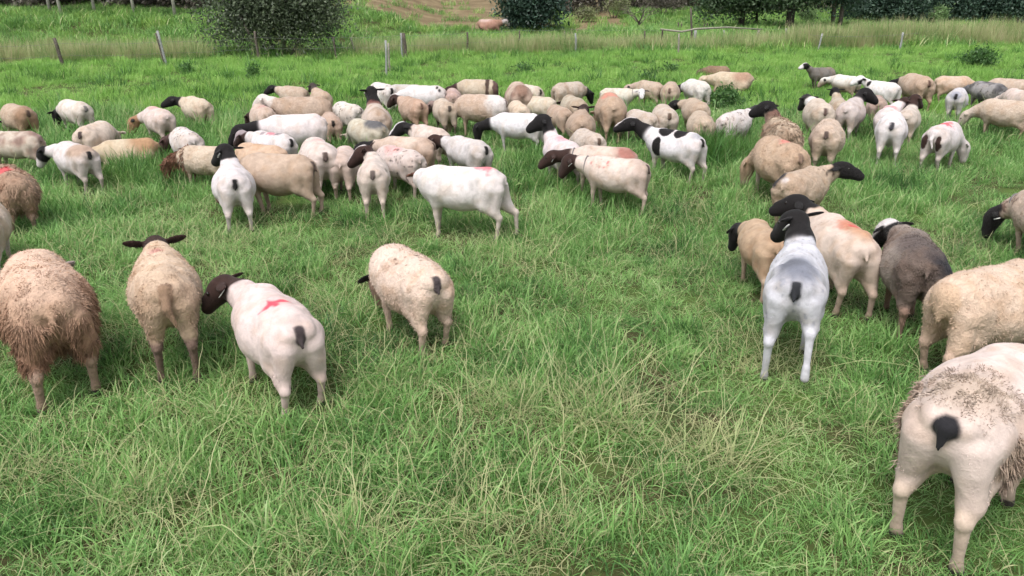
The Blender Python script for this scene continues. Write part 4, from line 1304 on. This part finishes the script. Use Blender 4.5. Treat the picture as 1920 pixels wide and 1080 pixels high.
S(716, 818, 255, 72, 'tan backed sheep with brown rump and large black head, mid crowd', P(neck=(22, 6), head=(30, -40), face=True, tagged=1, head_size=1.4), dict(coat=(.49, .405, .33), stain=.25, head=BLACK, neck_t=.6, rump_dirt=.7, rump_col=(.27, .17, .11), tail=(.07, .045, .035), tail_spot=1.2))
S(708, 800, 271, 66, 'pinkish white sheep with scattered dark specks, left of the smooth white one', P(GRAZE), dict(coat=(.52, .455, .415), stain=.2, speck=1.05, red=[(.05, .05, .2, .1, .25)]))
S(497, 617, 214, 87, 'long clean white sheep with black neck and lowered black head, left centre', P(neck=(3, -4), head=(3, -42), neck_len=.42, face=True), dict(coat=(.60, .555, .53), stain=.04, head=BLACK, neck_t=.10))
S(467, 520, 194, 40, 'sheep with pink stained rump and dark head behind the long white one', P(neck=(40, -20), head=(45, -60), wool=.008), dict(coat=(.49, .40, .33), head=DKBR, red=[(-.15, -.02, .14, .13, .4, (.45, .18, .17))]))
S(522, 625, 181, 80, 'long tan sheep with pale cream raised head at the back left of the flock', P(neck=(-10, 22), head=(-20, -20), wool=.01), dict(coat=(.40, .32, .245), stain=.4, head=(.54, .50, .44), neck_t=.5))
S(532, 574, 161, 42, 'small tan sheep with black ears at the far back left of the flock', P(neck=(20, 18), head=(30, -20), wool=.008), dict(coat=(.47, .40, .32), stain=.4, head=BLACK, neck_t=.7), sc=.84)
S(581, 624, 166, 18, 'tan sheep with dark raised head at the back, right of the black-eared one', P(neck=(15, 35), head=(25, -20), wool=.01), dict(coat=(.44, .35, .265), head=(.05, .04, .035), neck_t=.55), sc=.84)
S(601, 640, 210, 8, 'tan sheep glimpsed behind the hindquarters of the long white one', P(GRAZE, wool=.01), dict(coat=(.43, .33, .26), tail=BLACK, tail_spot=.8), sc=.84)
S(626, 682, 190, 84, 'white sheep with dark streaked head, left of the raised black head with spread ears', P(neck=(0, -25), head=(0, -60)), dict(coat=(.56, .54, .48), head=(.28, .21, .16), neck_t=.4, speck=.8))
S(677, 735, 191, 6, 'tan sheep from behind with raised black head, ears spread wide', P(neck=(10, 60), head=(12, -15), head_size=1.4, ear=-.1, droop=.05, wool=.008, neck_len=.38), dict(coat=(.47, .405, .34), stain=.8, head=BLACK, neck_t=.45, patches=[(.38, 0, .70, .10, .12, .10, (.14, .06, .05), .4)]))
S(652, 731, 222, 82, 'pale sheep with dark grey band along its rump, centre of the crowd', P(GRAZE), dict(coat=(.45, .43, .34), patches=[(-.25, 0, .64, .26, .2, .10, (.10, .10, .10), .3)]))
S(693, 745, 154, 74, 'white sheep with black marked tail at the back centre left', P(GRAZE), dict(coat=(.56, .545, .51), stain=.1, speck=.7, tail=BLACK, tail_spot=1.4))
S(741, 787, 158, 80, 'greyish white sheep at the back, right of the white black-tailed one', P(GRAZE), dict(coat=(.44, .43, .39), stain=.3), sc=.84)
S(761, 837, 160, 80, 'white sheep with a few black spots on its rump, back centre', P(neck=(0, -15), head=(0, -55)), dict(coat=(.57, .555, .53), stain=.08, patches=[(-.36, .10, .60, .04, .06, .05, BLACK, .2), (-.30, .1, .68, .03, .05, .04, BLACK, .2)]))
S(746, 804, 180, 30, 'reddish tan sheep with dark head behind, centre of the crowd', P(neck=(30, 12), head=(40, -35), wool=.01), dict(coat=(.44, .33, .25), stain=.5, head=DKBR, neck_t=.6, rump_dirt=.4, rump_col=(.36, .21, .13), tail=(.12, .07, .05)))
S(810, 859, 184, 46, 'cream grey sheep with dark hocks and streaked face, centre of the crowd', P(neck=(35, -4), head=(45, -40)), dict(coat=(.46, .40, .32), head=(.20, .15, .13), legs=(.12, .09, .07), tail=(.06, .05, .04)))
S(835, 864, 165, 0, 'small pinkish brown sheep from behind between the spotted white and the tan', P(GRAZE, wool=.008), dict(coat=(.42, .315, .28), stain=.6), sc=.82)
S(863, 935, 149, 83, 'tan sheep with two dark bands on its hindquarters, at the back', P(neck=(0, -12), head=(0, -50)), dict(coat=(.44, .385, .29), head=DKBR, neck_t=.3, patches=[(-.24, 0, .55, .06, .3, .3, (.06, .04, .03), .15), (-.44, 0, .52, .08, .3, .3, (.10, .06, .05), .15)]))
S(861, 953, 176, 74, 'tan sheep with white hindquarters and brown tail, behind the arched black neck', P(GRAZE, wool=.008), dict(coat=(.44, .35, .27), stain=.4, patches=[(-.33, 0, .55, .22, .3, .3, (.55, .52, .48), .3)], tail=(.12, .07, .06), tail_spot=1.2))
S(933, 1018, 211, 80, 'pure white sheep with black neck arched down to graze and black tail', P(neck=(5, -12), head=(5, -80), neck_len=.42), dict(coat=(.61, .605, .60), stain=.02, head=BLACK, neck_t=.15, tail=BLACK, tail_spot=1.3))
S(946, 1000, 153, 8, 'dirty sheep with brown blotched rump at the back centre', P(GRAZE, wool=.01), dict(coat=(.46, .37, .29), stain=.8, stain_col=(.20, .12, .09), patches=[(-.35, 0, .62, .2, .12, .15, (.22, .14, .10), .35)]))
S(985, 1008, 158, 40, 'cream sheep with black tail dot peeping from behind the brown blotched one', P(GRAZE), dict(coat=(.50, .46, .38), tail=BLACK, tail_spot=1.3), sc=.8)
S(951, 995, 188, 12, 'pale orange cream sheep behind the white black-necked one', P(GRAZE), dict(coat=(.54, .46, .35), stain=.1), sc=.84)
S(990, 1034, 180, 60, 'small yellowish cream sheep left of the dark-headed grey pair', P(GRAZE), dict(coat=(.50, .46, .36)), sc=.82)
S(1032, 1098, 154, -72, 'greyish tan sheep facing right with lowered black head, back of the flock', P(neck=(0, -20), head=(0, -62), wool=.006), dict(coat=(.44, .385, .315), stain=.5, head=BLACK, neck_t=.4))
S(1049, 1101, 178, 72, 'grey tan sheep with dark brown head facing left, below the right-facing one', P(neck=(5, -12), head=(5, -55)), dict(coat=(.38, .34, .26), stain=.4, head=DKBR, neck_t=.25))
S(1061, 1116, 206, 4, 'brown tan sheep from behind with dark ears spread above its back', P(neck=(0, 20), head=(0, -25), wool=.01, ear=-.1, droop=0), dict(coat=(.38, .295, .22), stain=.4, head=DKBR, neck_t=.5))
S(1034, 1067, 196, 25, 'small tan sheep squeezed behind the large raised black head', P(GRAZE), dict(coat=(.37, .29, .22)), sc=.82)
S(1015, 1096, 245, 24, 'white sheep with pink red back and large raised black head, centre', P(neck=(14, 52), head=(60, -22), face=True, tagged=-1, neck_len=.40, head_size=1.55), dict(coat=(.57, .52, .51), stain=.06, head=BLACK, neck_t=.5, red=[(.0, 0, .18, .10, .55, (.65, .16, .20))]), sc=.95)
S(1082, 1128, 240, 24, 'cream sheep with brown tail just right of the pink marked back', P(GRAZE_L, wool=.006), dict(coat=(.49, .435, .37), stain=.2, tail=(.10, .07, .05), tail_spot=.8), sc=.84)
S(1110, 1180, 173, 6, 'broad tan sheep with big faded red patch over its back', P(GRAZE, wool=.012, fat=1.15), dict(coat=(.42, .325, .235), stain=.35, red=[(.02, .02, .24, .14, .55, (.55, .14, .10))]))
S(1137, 1171, 165, -84, 'cream sheep with white face and black ears looking back towards the camera', P(neck=(-30, 12), head=(-95, -20), face=True, collar=True), dict(coat=(.52, .50, .41), head=(.60, .59, .57), ears=BLACK, neck_t=.8), sc=.80)
S(1199, 1241, 150, 42, 'tan sheep with black ear tip, left of three grazing at the back', P(neck=(35, -8), head=(40, -40), wool=.008), dict(coat=(.43, .355, .275), stain=.3, head=(.38, .3, .24), ears=BLACK), sc=.84)
S(1234, 1279, 153, -2, 'tan sheep from behind with dark tail, middle of three grazing at the back', P(GRAZE, wool=.01), dict(coat=(.43, .345, .265), stain=.3, tail=(.12, .08, .06), tail_spot=.8), sc=.88)
S(1281, 1334, 148, 58, 'white sheep with black head, right of three grazing at the back', P(neck=(20, -14), head=(20, -55), wool=.008), dict(coat=(.58, .58, .53), stain=.08, head=BLACK, neck_t=.55))
S(1279, 1332, 183, 28, 'tan sheep with dark head turned left, above the leafy weed clump', P(neck=(45, -2), head=(55, -30), wool=.01), dict(coat=(.42, .345, .26), stain=.3, head=BLACK, neck_t=.75))
S(1287, 1341, 209, 18, 'tan sheep sunk in grass in front of the one with its head turned left', P(GRAZE, wool=.01), dict(coat=(.44, .37, .28), stain=.3))
S(1188, 1222, 205, 35, 'cream sheep partly hidden behind the raised head of the pied one', P(GRAZE, wool=.006), dict(coat=(.48, .43, .37)), sc=.82)
S(1220, 1273, 196, 14, 'cream sheep with brown tail above the back of the pied one', P(GRAZE, wool=.008), dict(coat=(.49, .44, .37), stain=.3, tail=(.10, .07, .05), tail_spot=.9))
S(1339, 1416, 134, 84, 'pale yellowish sheep with brown shoulder lying apart at the very back', P(lie=True, neck=(0, -8), head=(0, -40), wool=.008), dict(coat=(.47, .40, .29), patches=[(-.22, 0, .40, .22, .3, .16, (.33, .22, .15), .4)]))
S(1327, 1365, 123, 80, 'small dark brown sheep lying alone, farthest behind the flock', P(lie=True, neck=(0, -10), head=(0, -40), wool=.01), dict(coat=(.19, .13, .085), stain=.5, head=(.12, .09, .06)), sc=.8)
S(1341, 1410, 206, -44, 'white speckled sheep behind tall grass with raised dark head', P(neck=(-20, 28), head=(-60, -10), wool=.01), dict(coat=(.56, .53, .50), stain=.15, speck=.85, head=(.03, .03, .03), neck_t=.5))
S(1432, 1505, 217, 14, 'shaggy tan sheep with raised black head, left edge of the right group',
  P(neck=(12, 52), head=(45, -20), head_size=1.45, wool=.014, lump=.009, locks=[dict(count=2500, length=.045, area=lambda X: (X[:, 2] > .3) * (X[:, 0] < .4) * 1.0, col=(.28, .19, .13), mix=.5, width=.007)]), dict(coat=(.42, .345, .25), stain=.7, stain_col=(.2, .13, .09), head=BLACK, neck_t=.7, patches=[(.42, 0, .68, .10, .14, .16, (.14, .08, .06), .4)]))

# --- right group, back rows
S(1529, 1556, 126, 125, 'dark grey lamb with black and white face looking towards the camera, right back', P(neck=(0, 40), head=(-10, -15), face=True), dict(coat=(.15, .14, .125), head=BLACK, blaze=(.62, .60, .58), muzzle=(.62, .60, .58), neck_t=.8), sc=.80)
S(1552, 1592, 178, 8, 'brownish cream sheep with raised black head and spread ears in the right group', P(neck=(20, 48), head=(20, -15), droop=0), dict(coat=(.40, .35, .27), stain=.5, head=BLACK, neck_t=.7), sc=.84)
S(1505, 1566, 184, 14, 'cream sheep with white neck and dark head turned away, right group', P(neck=(28, 18), head=(35, -40), wool=.006), dict(coat=(.50, .44, .36), stain=.3, head=(.03, .028, .026), neck_t=.75, patches=[(.42, .1, .6, .14, .16, .2, (.58, .56, .53), .3)], tail=(.09, .06, .05), tail_spot=.7))
S(1565, 1611, 139, 48, 'white sheep with brown underside and black ear, back of the right group', P(neck=(30, -8), head=(40, -40)), dict(coat=(.57, .56, .50), stain=.1, ears=BLACK, side_col=(.28, .22, .16)), sc=.86)
S(1638, 1678, 151, 55, 'white sheep with black patches on its raised white head, right group', P(neck=(20, 30), head=(60, -18), face=True, head_size=1.4), dict(coat=(.61, .60, .58), stain=.04, head=BLACK, neck_t=.8, crown=(.60, .59, .57), muzzle=(.58, .57, .55), patches=[(.36, .08, .62, .08, .16, .08, BLACK, .15)]), sc=.88)
S(1565, 1624, 183, -12, 'greyish cream sheep with raised black head facing right, right group', P(neck=(-28, 38), head=(-70, -22), face=True, head_size=1.5, blaze=1, leg=1.08), dict(coat=(.47, .425, .395), stain=.25, head=BLACK, neck_t=.35, legs=(.42, .37, .33)))
S(1622, 1666, 178, 5, 'dusky tan sheep squeezed between the black-headed and the red-striped ones', P(GRAZE), dict(coat=(.36, .28, .24), stain=.5), sc=.84)
S(1637, 1690, 197, -4, 'white sheep with red striped shoulders and white neck, behind the clean white one', P(neck=(-22, 34), head=(-20, -20)), dict(coat=(.58, .54, .52), head=DKBR, neck_t=.85, red=[(.02, 0, .06, .16, .7, (.58, .14, .16)), (.16, 0, .05, .14, .7, (.58, .14, .16))]))
S(1684, 1722, 197, -4, 'cream sheep with dark brown raised head, right of the clean white one', P(neck=(0, 52), head=(-30, -25), leg=1.1, head_size=1.5), dict(coat=(.50, .46, .40), stain=.3, head=DKBR, neck_t=.2), sc=.88)
S(1686, 1754, 137, 30, 'large tan sheep with dark tail streak and lowered black head, back right', P(neck=(40, -12), head=(45, -60), wool=.008), dict(coat=(.43, .345, .26), stain=.4, head=BLACK, neck_t=.55, rump_dirt=.5, rump_col=(.31, .2, .13), tail=(.10, .06, .045), tail_spot=1.2))
S(1750, 1816, 142, -64, 'orange tan sheep facing right at the back right', P(GRAZE), dict(coat=(.47, .375, .285), stain=.5, stain_col=(.42, .28, .18)))
S(1768, 1821, 165, -4, 'small greyish white sheep from behind with black tail, far right', P(GRAZE, leg=1.08), dict(coat=(.50, .50, .505), stain=.05, tail=BLACK, tail_spot=.8, patches=[(-.40, 0, .62, .12, .10, .08, (.28, .29, .32), .4)]), sc=.90)
S(1820, 1890, 152, 78, 'mottled dark grey sheep with lowered dark head at the far right', P(neck=(5, -20), head=(5, -60)), dict(coat=(.26, .255, .245), stain=.95, stain_col=(.07, .07, .072), speck=.9, speck_col=(.05, .05, .05), head=DKGREY, neck_t=.3, blaze=WHITE))
S(1858, 1935, 146, 82, 'plain tan sheep at the right edge behind the mottled grey one', P(GRAZE), dict(coat=(.42, .35, .275), stain=.3))
S(1879, 1945, 165, 60, 'pale pinkish sheep at the right edge above the cream fleecy one', P(GRAZE), dict(coat=(.54, .465, .41), stain=.15))
S(1838, 1942, 186, 79, 'fleecy cream sheep with cream lowered head at the right edge', P(neck=(5, -24), head=(5, -58), wool=.014, face=True, leg=1.05), dict(coat=(.47, .39, .305), stain=.45, head=(.50, .43, .35), neck_t=.6))
S(900, 932, 36, -82, 'reddish brown animal with white head lying on the far brown slope', P(lie=True, neck=(0, 15), head=(20, -30)), dict(coat=(.33, .19, .14), stain=.3, head=(.52, .47, .44), neck_t=.6, patches=[(-.2, 0, .46, .3, .3, .1, (.45, .33, .28), .4)]), sc=1.35, vox=.03, group=None)

# ------------------------------------------------------------------ the sward
GREENS = [(.040, .108, .032), (.102, .230, .062), (.190, .380, .108), (.305, .505, .165), (.490, .600, .310)]
STRAW = (.56, .52, .30)
M_GRASS = grass_mat('grass_blade', GREENS, STRAW, .42)
FARG = [(.130, .280, .060), (.200, .400, .085), (.275, .505, .110), (.340, .560, .140), (.420, .600, .185)]
M_FARGRASS = grass_mat('grass_blade_far', FARG, STRAW, .42)
near_p = [
    tuft('tuft_leafy', M_GRASS, 40, .13, .24, .0105, .9, .05, 4, .35, 0, 11),
    tuft('tuft_bent', M_GRASS, 40, .15, .28, .0090, 1.7, .08, 5, .55, 0, 12),
    tuft('tuft_low', M_GRASS, 55, .15, .15, .0080, 1.2, .05, 3, .7, .3, 13),
    tuft('tuft_tangle', M_GRASS, 36, .18, .30, .0058, 1.5, .22, 6, .5, .9, 14, .18),
    tuft('tuft_straw', M_GRASS, 14, .18, .36, .0052, 1.0, .75, 6, .4, 1.1, 15, .22),
    tuft('tuft_fine', M_GRASS, 55, .14, .19, .0058, 1.1, .10, 4, .5, .2, 16, .08),
]
far_p = [
    tuft('tuft_far_a', M_FARGRASS, 42, .20, .30, .0120, .8, .05, 3, .35, 0, 21),
    tuft('tuft_far_b', M_FARGRASS, 42, .22, .24, .0110, 1.3, .06, 3, .55, 0, 22),
    tuft('tuft_far_c', M_FARGRASS, 34, .20, .36, .0090, .7, .14, 3, .30, 0, 23),
]
FOOT = np.array(SHEEP_FOOT)
def trodden(P):
    """height factor under and beside the animals"""
    f = np.ones(len(P))
    for (x, y, hx, hy, s) in FOOT:
        d = P[:, :2] - (x, y)
        m = (np.abs(d) < 1.0).all(1)
        if not m.any(): continue
        a = (d[m] @ (hx, hy)) / (.62 * s); b = (d[m] @ (-hy, hx)) / (.30 * s)
        f[m] = np.minimum(f[m], np.where(a * a + b * b < 1, .50 if y < 7 else .85, 1))
    return f

def sward(name, protos, weights, y0, y1, dens, margin, hgt, label, seed, keep=None):
    rng = np.random.default_rng(seed)
    X, Y = [], []
    half = lambda y: (y * .70 + margin)
    n = int(dens * (y1 - y0) * 2 * half(y1))
    y = y0 + (y1 - y0) * rng.random(n); x = (rng.random(n) * 2 - 1) * half(y1)
    ok = np.abs(x) < half(y)
    P = np.stack([x[ok], y[ok], np.zeros(ok.sum())], 1)
    if keep is not None: P = P[keep(P)]
    worn = sstep(.56, .72, vnoise(P * (1, 1, 0), .75, 91) * .7 + vnoise(P * (1, 1, 0), 2.2, 92) * .3)   # grazed and trampled spots
    P = P[rng.random(len(P)) > worn * .12]
    worn = sstep(.56, .72, vnoise(P * (1, 1, 0), .75, 91) * .7 + vnoise(P * (1, 1, 0), 2.2, 92) * .3)
    P[:, 2] = rise(P[:, 0], P[:, 1])
    k = len(P)
    nz = vnoise(P * (1, 1, 0), .9, seed); nz2 = vnoise(P * (1, 1, 0), .28, seed + 1)
    s = hgt(P[:, 1]) * (.55 + .75 * nz + .35 * (nz2 - .5)) * (.8 + .4 * rng.random(k)) * trodden(P) * (1 - .45 * worn)
    sw = .5 + .5 * s
    scl = np.stack([sw, sw, s], 1)
    rot = np.stack([rng.normal(0, .10, k), rng.normal(0, .10, k), rng.random(k) * 6.283], 1)
    w = np.array(weights, float); w /= w.sum()
    # kinds come in patches
    pk = vnoise(P * (1, 1, 0), 1.5, seed + 3) * .75 + rng.random(k) * .25
    order = np.argsort(np.argsort(pk)) / k
    idx = np.searchsorted(np.cumsum(w), order * .999)
    sh = rng.random(k) < .45
    idx[sh] = rng.choice(len(w), sh.sum(), p=w)
    return scatter(name, protos, P, rot, scl, idx, label)

FENCE_Y = lambda x: 30.2 + .20 * x            # where the reeds begin
sward('near_grass', near_p, (3, 3, 2, 3, 1.8, 2.5), 1.6, 9.0, 80, 1.6, lambda y: .66 + .045 * y,
      'long tangled green grass with dry straw in the foreground', 31)
sward('middle_grass', near_p, (4, 3, 1.5, 2, .6, 2), 9.0, 17.0, 42, 1.8, lambda y: 1.15 + .10 * np.minimum(y - 9, 6),
      'lush green pasture grass between the sheep', 32)
sward('far_grass', far_p, (3, 3, 1), 17.0, 38.0, 20, 3.0, lambda y: np.full_like(y, .82),
      'bright green pasture grass beyond the flock', 33, keep=lambda P: P[:, 1] < FENCE_Y(P[:, 0]) + 1.9)

# long pale dead stalks lying over the sward, thickest in worn patches of the foreground
stalk_p = [tuft('stalks_a', M_GRASS, 9, .20, .62, .0048, .5, 1.0, 7, .25, 1.25, 61, .10), tuft('stalks_b', M_GRASS, 12, .16, .42, .0046, .8, .95, 6, .3, 1.2, 62, .20),
           tuft('stalks_c', M_GRASS, 26, .20, .26, .0050, .9, .9, 5, .4, 1.35, 63, .30)]
r = np.random.default_rng(64)
n = 620
Pt = np.stack([r.uniform(-6, 6, n), r.uniform(1.8, 12, n), np.zeros(n)], 1)
Pt = Pt[vnoise(Pt * (1, 1, 0), .8, 9) * .6 + r.random(n) * .5 > .52]
ex = []
for (u, v, su, sv, k) in [(1120, 780, 110, 40, 34), (950, 770, 90, 50, 16), (1330, 870, 90, 45, 22), (250, 930, 120, 60, 26), (960, 1020, 140, 40, 18), (1420, 690, 60, 30, 10), (640, 1010, 90, 50, 14), (60, 900, 70, 50, 12), (1010, 470, 80, 30, 12), (420, 470, 60, 20, 8)]:
    for _ in range(k): ex.append(at(u + r.normal(0, su * .5), v + r.normal(0, sv * .5)))
Pt = np.concatenate([Pt, np.array(ex)]); n = len(Pt)
Pt[:, 2] = rise(Pt[:, 0], Pt[:, 1]) + .07 * r.random(n)
ss = r.uniform(.7, 1.25, n)
scatter('dry_stalks', stalk_p, Pt, np.stack([r.normal(0, .08, n), r.normal(0, .08, n), r.random(n) * 6.28], 1), np.stack([ss, ss, ss], 1), r.integers(0, 3, n), 'pale dead grass stalks strewn over the foreground sward')

# ------------------------------------------------------------------ reeds, bank growth, weeds
REED = [(.13, .24, .07), (.21, .34, .11), (.32, .42, .16), (.44, .46, .23), (.56, .52, .32)]
M_REED = grass_mat('reed_blade', REED, (.50, .42, .27), .3)
reed_p = [tuft('tuft_reed_a', M_REED, 34, .28, .95, .016, .35, .35, 4, .14, 0, 41), tuft('tuft_reed_b', M_REED, 34, .30, .80, .018, .6, .2, 4, .22, 0, 42)]
def strip(n, seed):
    r = np.random.default_rng(seed)
    u = r.random(n)
    x = -24 + 50 * u
    y = FENCE_Y(x) + 1.3 + 2.4 * r.random(n)
    return np.stack([x, y, np.zeros(n)], 1), r
Pt, r = strip(3400, 51)
uu, vv = project(Pt + (0, 0, .3))
# thinner in front of the shrub; gap beside it
dens = np.where((uu > 385) & (uu < 670), .05, np.where((uu > 380) & (uu < 780), .3, 1.0)) * np.where((uu > 1250) & (uu < 1480), .5, 1.0)
Pt = Pt[r.random(len(Pt)) < dens]
Pt[:, 2] = rise(Pt[:, 0], Pt[:, 1])
uu, vv = project(Pt)
n = len(Pt)
hs_ = (.80 + .35 * vnoise(Pt * (1, 1, 0), .5, 3)) * np.where(uu > 1480, 1.0, .74) * (.8 + .4 * r.random(n))
scatter('reeds', reed_p, Pt, np.stack([r.normal(0, .06, n), r.normal(0, .06, n), r.random(n) * 6.28], 1), np.stack([hs_ * .9, hs_ * .9, hs_], 1), r.integers(0, 2, n), 'tall tan and green reeds along the fence line')

BANKG = [(.080, .190, .055), (.135, .285, .075), (.20, .38, .095), (.28, .46, .11), (.36, .51, .14)]
M_BANK = grass_mat('bank_grass', BANKG, STRAW, .3)
bank_p = [tuft('tuft_bank_a', M_BANK, 60, .50, .40, .03, .9, .05, 3, .5, 0, 43), tuft('tuft_bank_b', M_BANK, 60, .55, .55, .028, 1.0, .05, 3, .5, 0, 44)]
r = np.random.default_rng(53)
n = 9000
Pt = np.stack([r.uniform(-36, 40, n), r.uniform(30, 62, n), np.zeros(n)], 1)
Pt = Pt[(Pt[:, 1] > FENCE_Y(Pt[:, 0]) + .5) & (soil_mask(Pt[:, 0], Pt[:, 1]) + (r.random(n) - .5) * .3 < .45) | (r.random(n) < .10)]
Pt = Pt[Pt[:, 1] > FENCE_Y(Pt[:, 0]) + .5]
Pt[:, 2] = rise(Pt[:, 0], Pt[:, 1]); n = len(Pt)
hs_ = .5 + .7 * vnoise(Pt * (1, 1, 0), .35, 4) * (.7 + .6 * r.random(n))
scatter('bank_grass', bank_p, Pt, np.stack([r.normal(0, .1, n), r.normal(0, .1, n), r.random(n) * 6.28], 1), np.stack([hs_, hs_, hs_], 1), r.integers(0, 2, n), 'rank green growth on the bank and strip beyond the fence')

def weed(u, v, w, h, label, n=900, leaf=.06, seed=1):
    g = at(u, v)
    rr = np.random.default_rng(seed)
    root = bpy.data.objects.new('weed_plant', None); COL.objects.link(root); root.location = g
    tag(root, label, 'plant', 'weeds in the pasture')
    mb = MB(); tips = []
    for k in range(9):
        a = rr.random() * 6.28; q = rr.random() * w
        tip = (math.cos(a) * q, math.sin(a) * q, h * rr.uniform(.6, 1.0) * (1 - .45 * (q / w) ** 2)); tips.append(tip)
        mb.tube([(math.cos(a) * .03, math.sin(a) * .03, -.05), (tip[0] * .5, tip[1] * .5, tip[2] * .65), tip], [.008, .006, .003], 5)
    mb.build('stem', M_WEED, root)
    me = crown_mesh('foliage', n, [(t[0] * .85, t[1] * .85, t[2] * .62, w * .35, w * .35, h * .34) for t in tips], leaf, seed, shell=.2); me.materials.append(M_WEED)
    link('foliage', me, root)
weed(1362, 212, .42, .62, 'leafy green weed clump standing beside the tan sheep, right of centre', 1500, .075, 81)
weed(1832, 128, .75, .72, 'rounded dark green weed bush alone in the pasture, upper right', 2200, .085, 82)
weed(480, 148, .28, .42, 'small dark weed in the far pasture below the big shrub', 420, .07, 83)
weed(352, 138, .22, .40, 'small upright weed right of the pale leaning post', 360, .07, 84)
weed(1255, 138, .35, .30, 'low dark weed above the three grazing sheep at the back', 420, .07, 85)
weed(1215, 152, .38, .32, 'low dark weed left of the tan sheep with black ear tip', 420, .07, 86)
weed(985, 138, .40, .30, 'low dark weed behind the brown blotched sheep', 420, .07, 87)
# tall grass clumps and darker tufts
M_TALL = grass_mat('tall_grass_blade', [(.045, .13, .03), (.07, .18, .04), (.10, .23, .05), (.15, .29, .07), (.22, .35, .10)], STRAW, .35, patch=False)
tall_p = [tuft('tuft_tall', M_TALL, 60, .22, .55, .011, .8, .06, 5, .25, 0, 45), tuft('tuft_dark', M_TALL, 50, .16, .30, .012, .8, .02, 4, .35, 0, 46)]
pts, sc_, ix = [], [], []
r = np.random.default_rng(54)
for (u0, v0, su, sv, k, s) in [(1345, 305, 42, 14, 26, 1.0), (1300, 292, 28, 10, 8, .7), (1060, 300, 20, 12, 8, .6), (985, 330, 30, 14, 12, .75), (760, 345, 22, 14, 12, .7), (300, 330, 60, 22, 22, .7), (240, 345, 40, 16, 14, .75),
                              (560, 355, 40, 10, 14, .6), (1390, 240, 20, 10, 8, .8), (1200, 235, 16, 8, 8, .7), (935, 255, 30, 12, 12, .6), (100, 345, 30, 15, 10, .65), (1150, 240, 20, 10, 6, .7)]:
    for _ in range(k):
        p = at(u0 + r.normal(0, su * .6), v0 + r.normal(0, sv * .6)); pts.append(p); sc_.append(s * r.uniform(.7, 1.15)); ix.append(0)
for _ in range(420):
    p = at(r.uniform(-60, 1980), r.uniform(100, 205)); pts.append(p); sc_.append(r.uniform(.7, 1.5)); ix.append(1)
n = len(pts); sc_ = np.array(sc_)
scatter('tall_grass', tall_p, np.array(pts), np.stack([r.normal(0, .1, n), r.normal(0, .1, n), r.random(n) * 6.28], 1), np.stack([sc_, sc_, sc_], 1), ix, 'taller dark green grass clumps among the sheep')
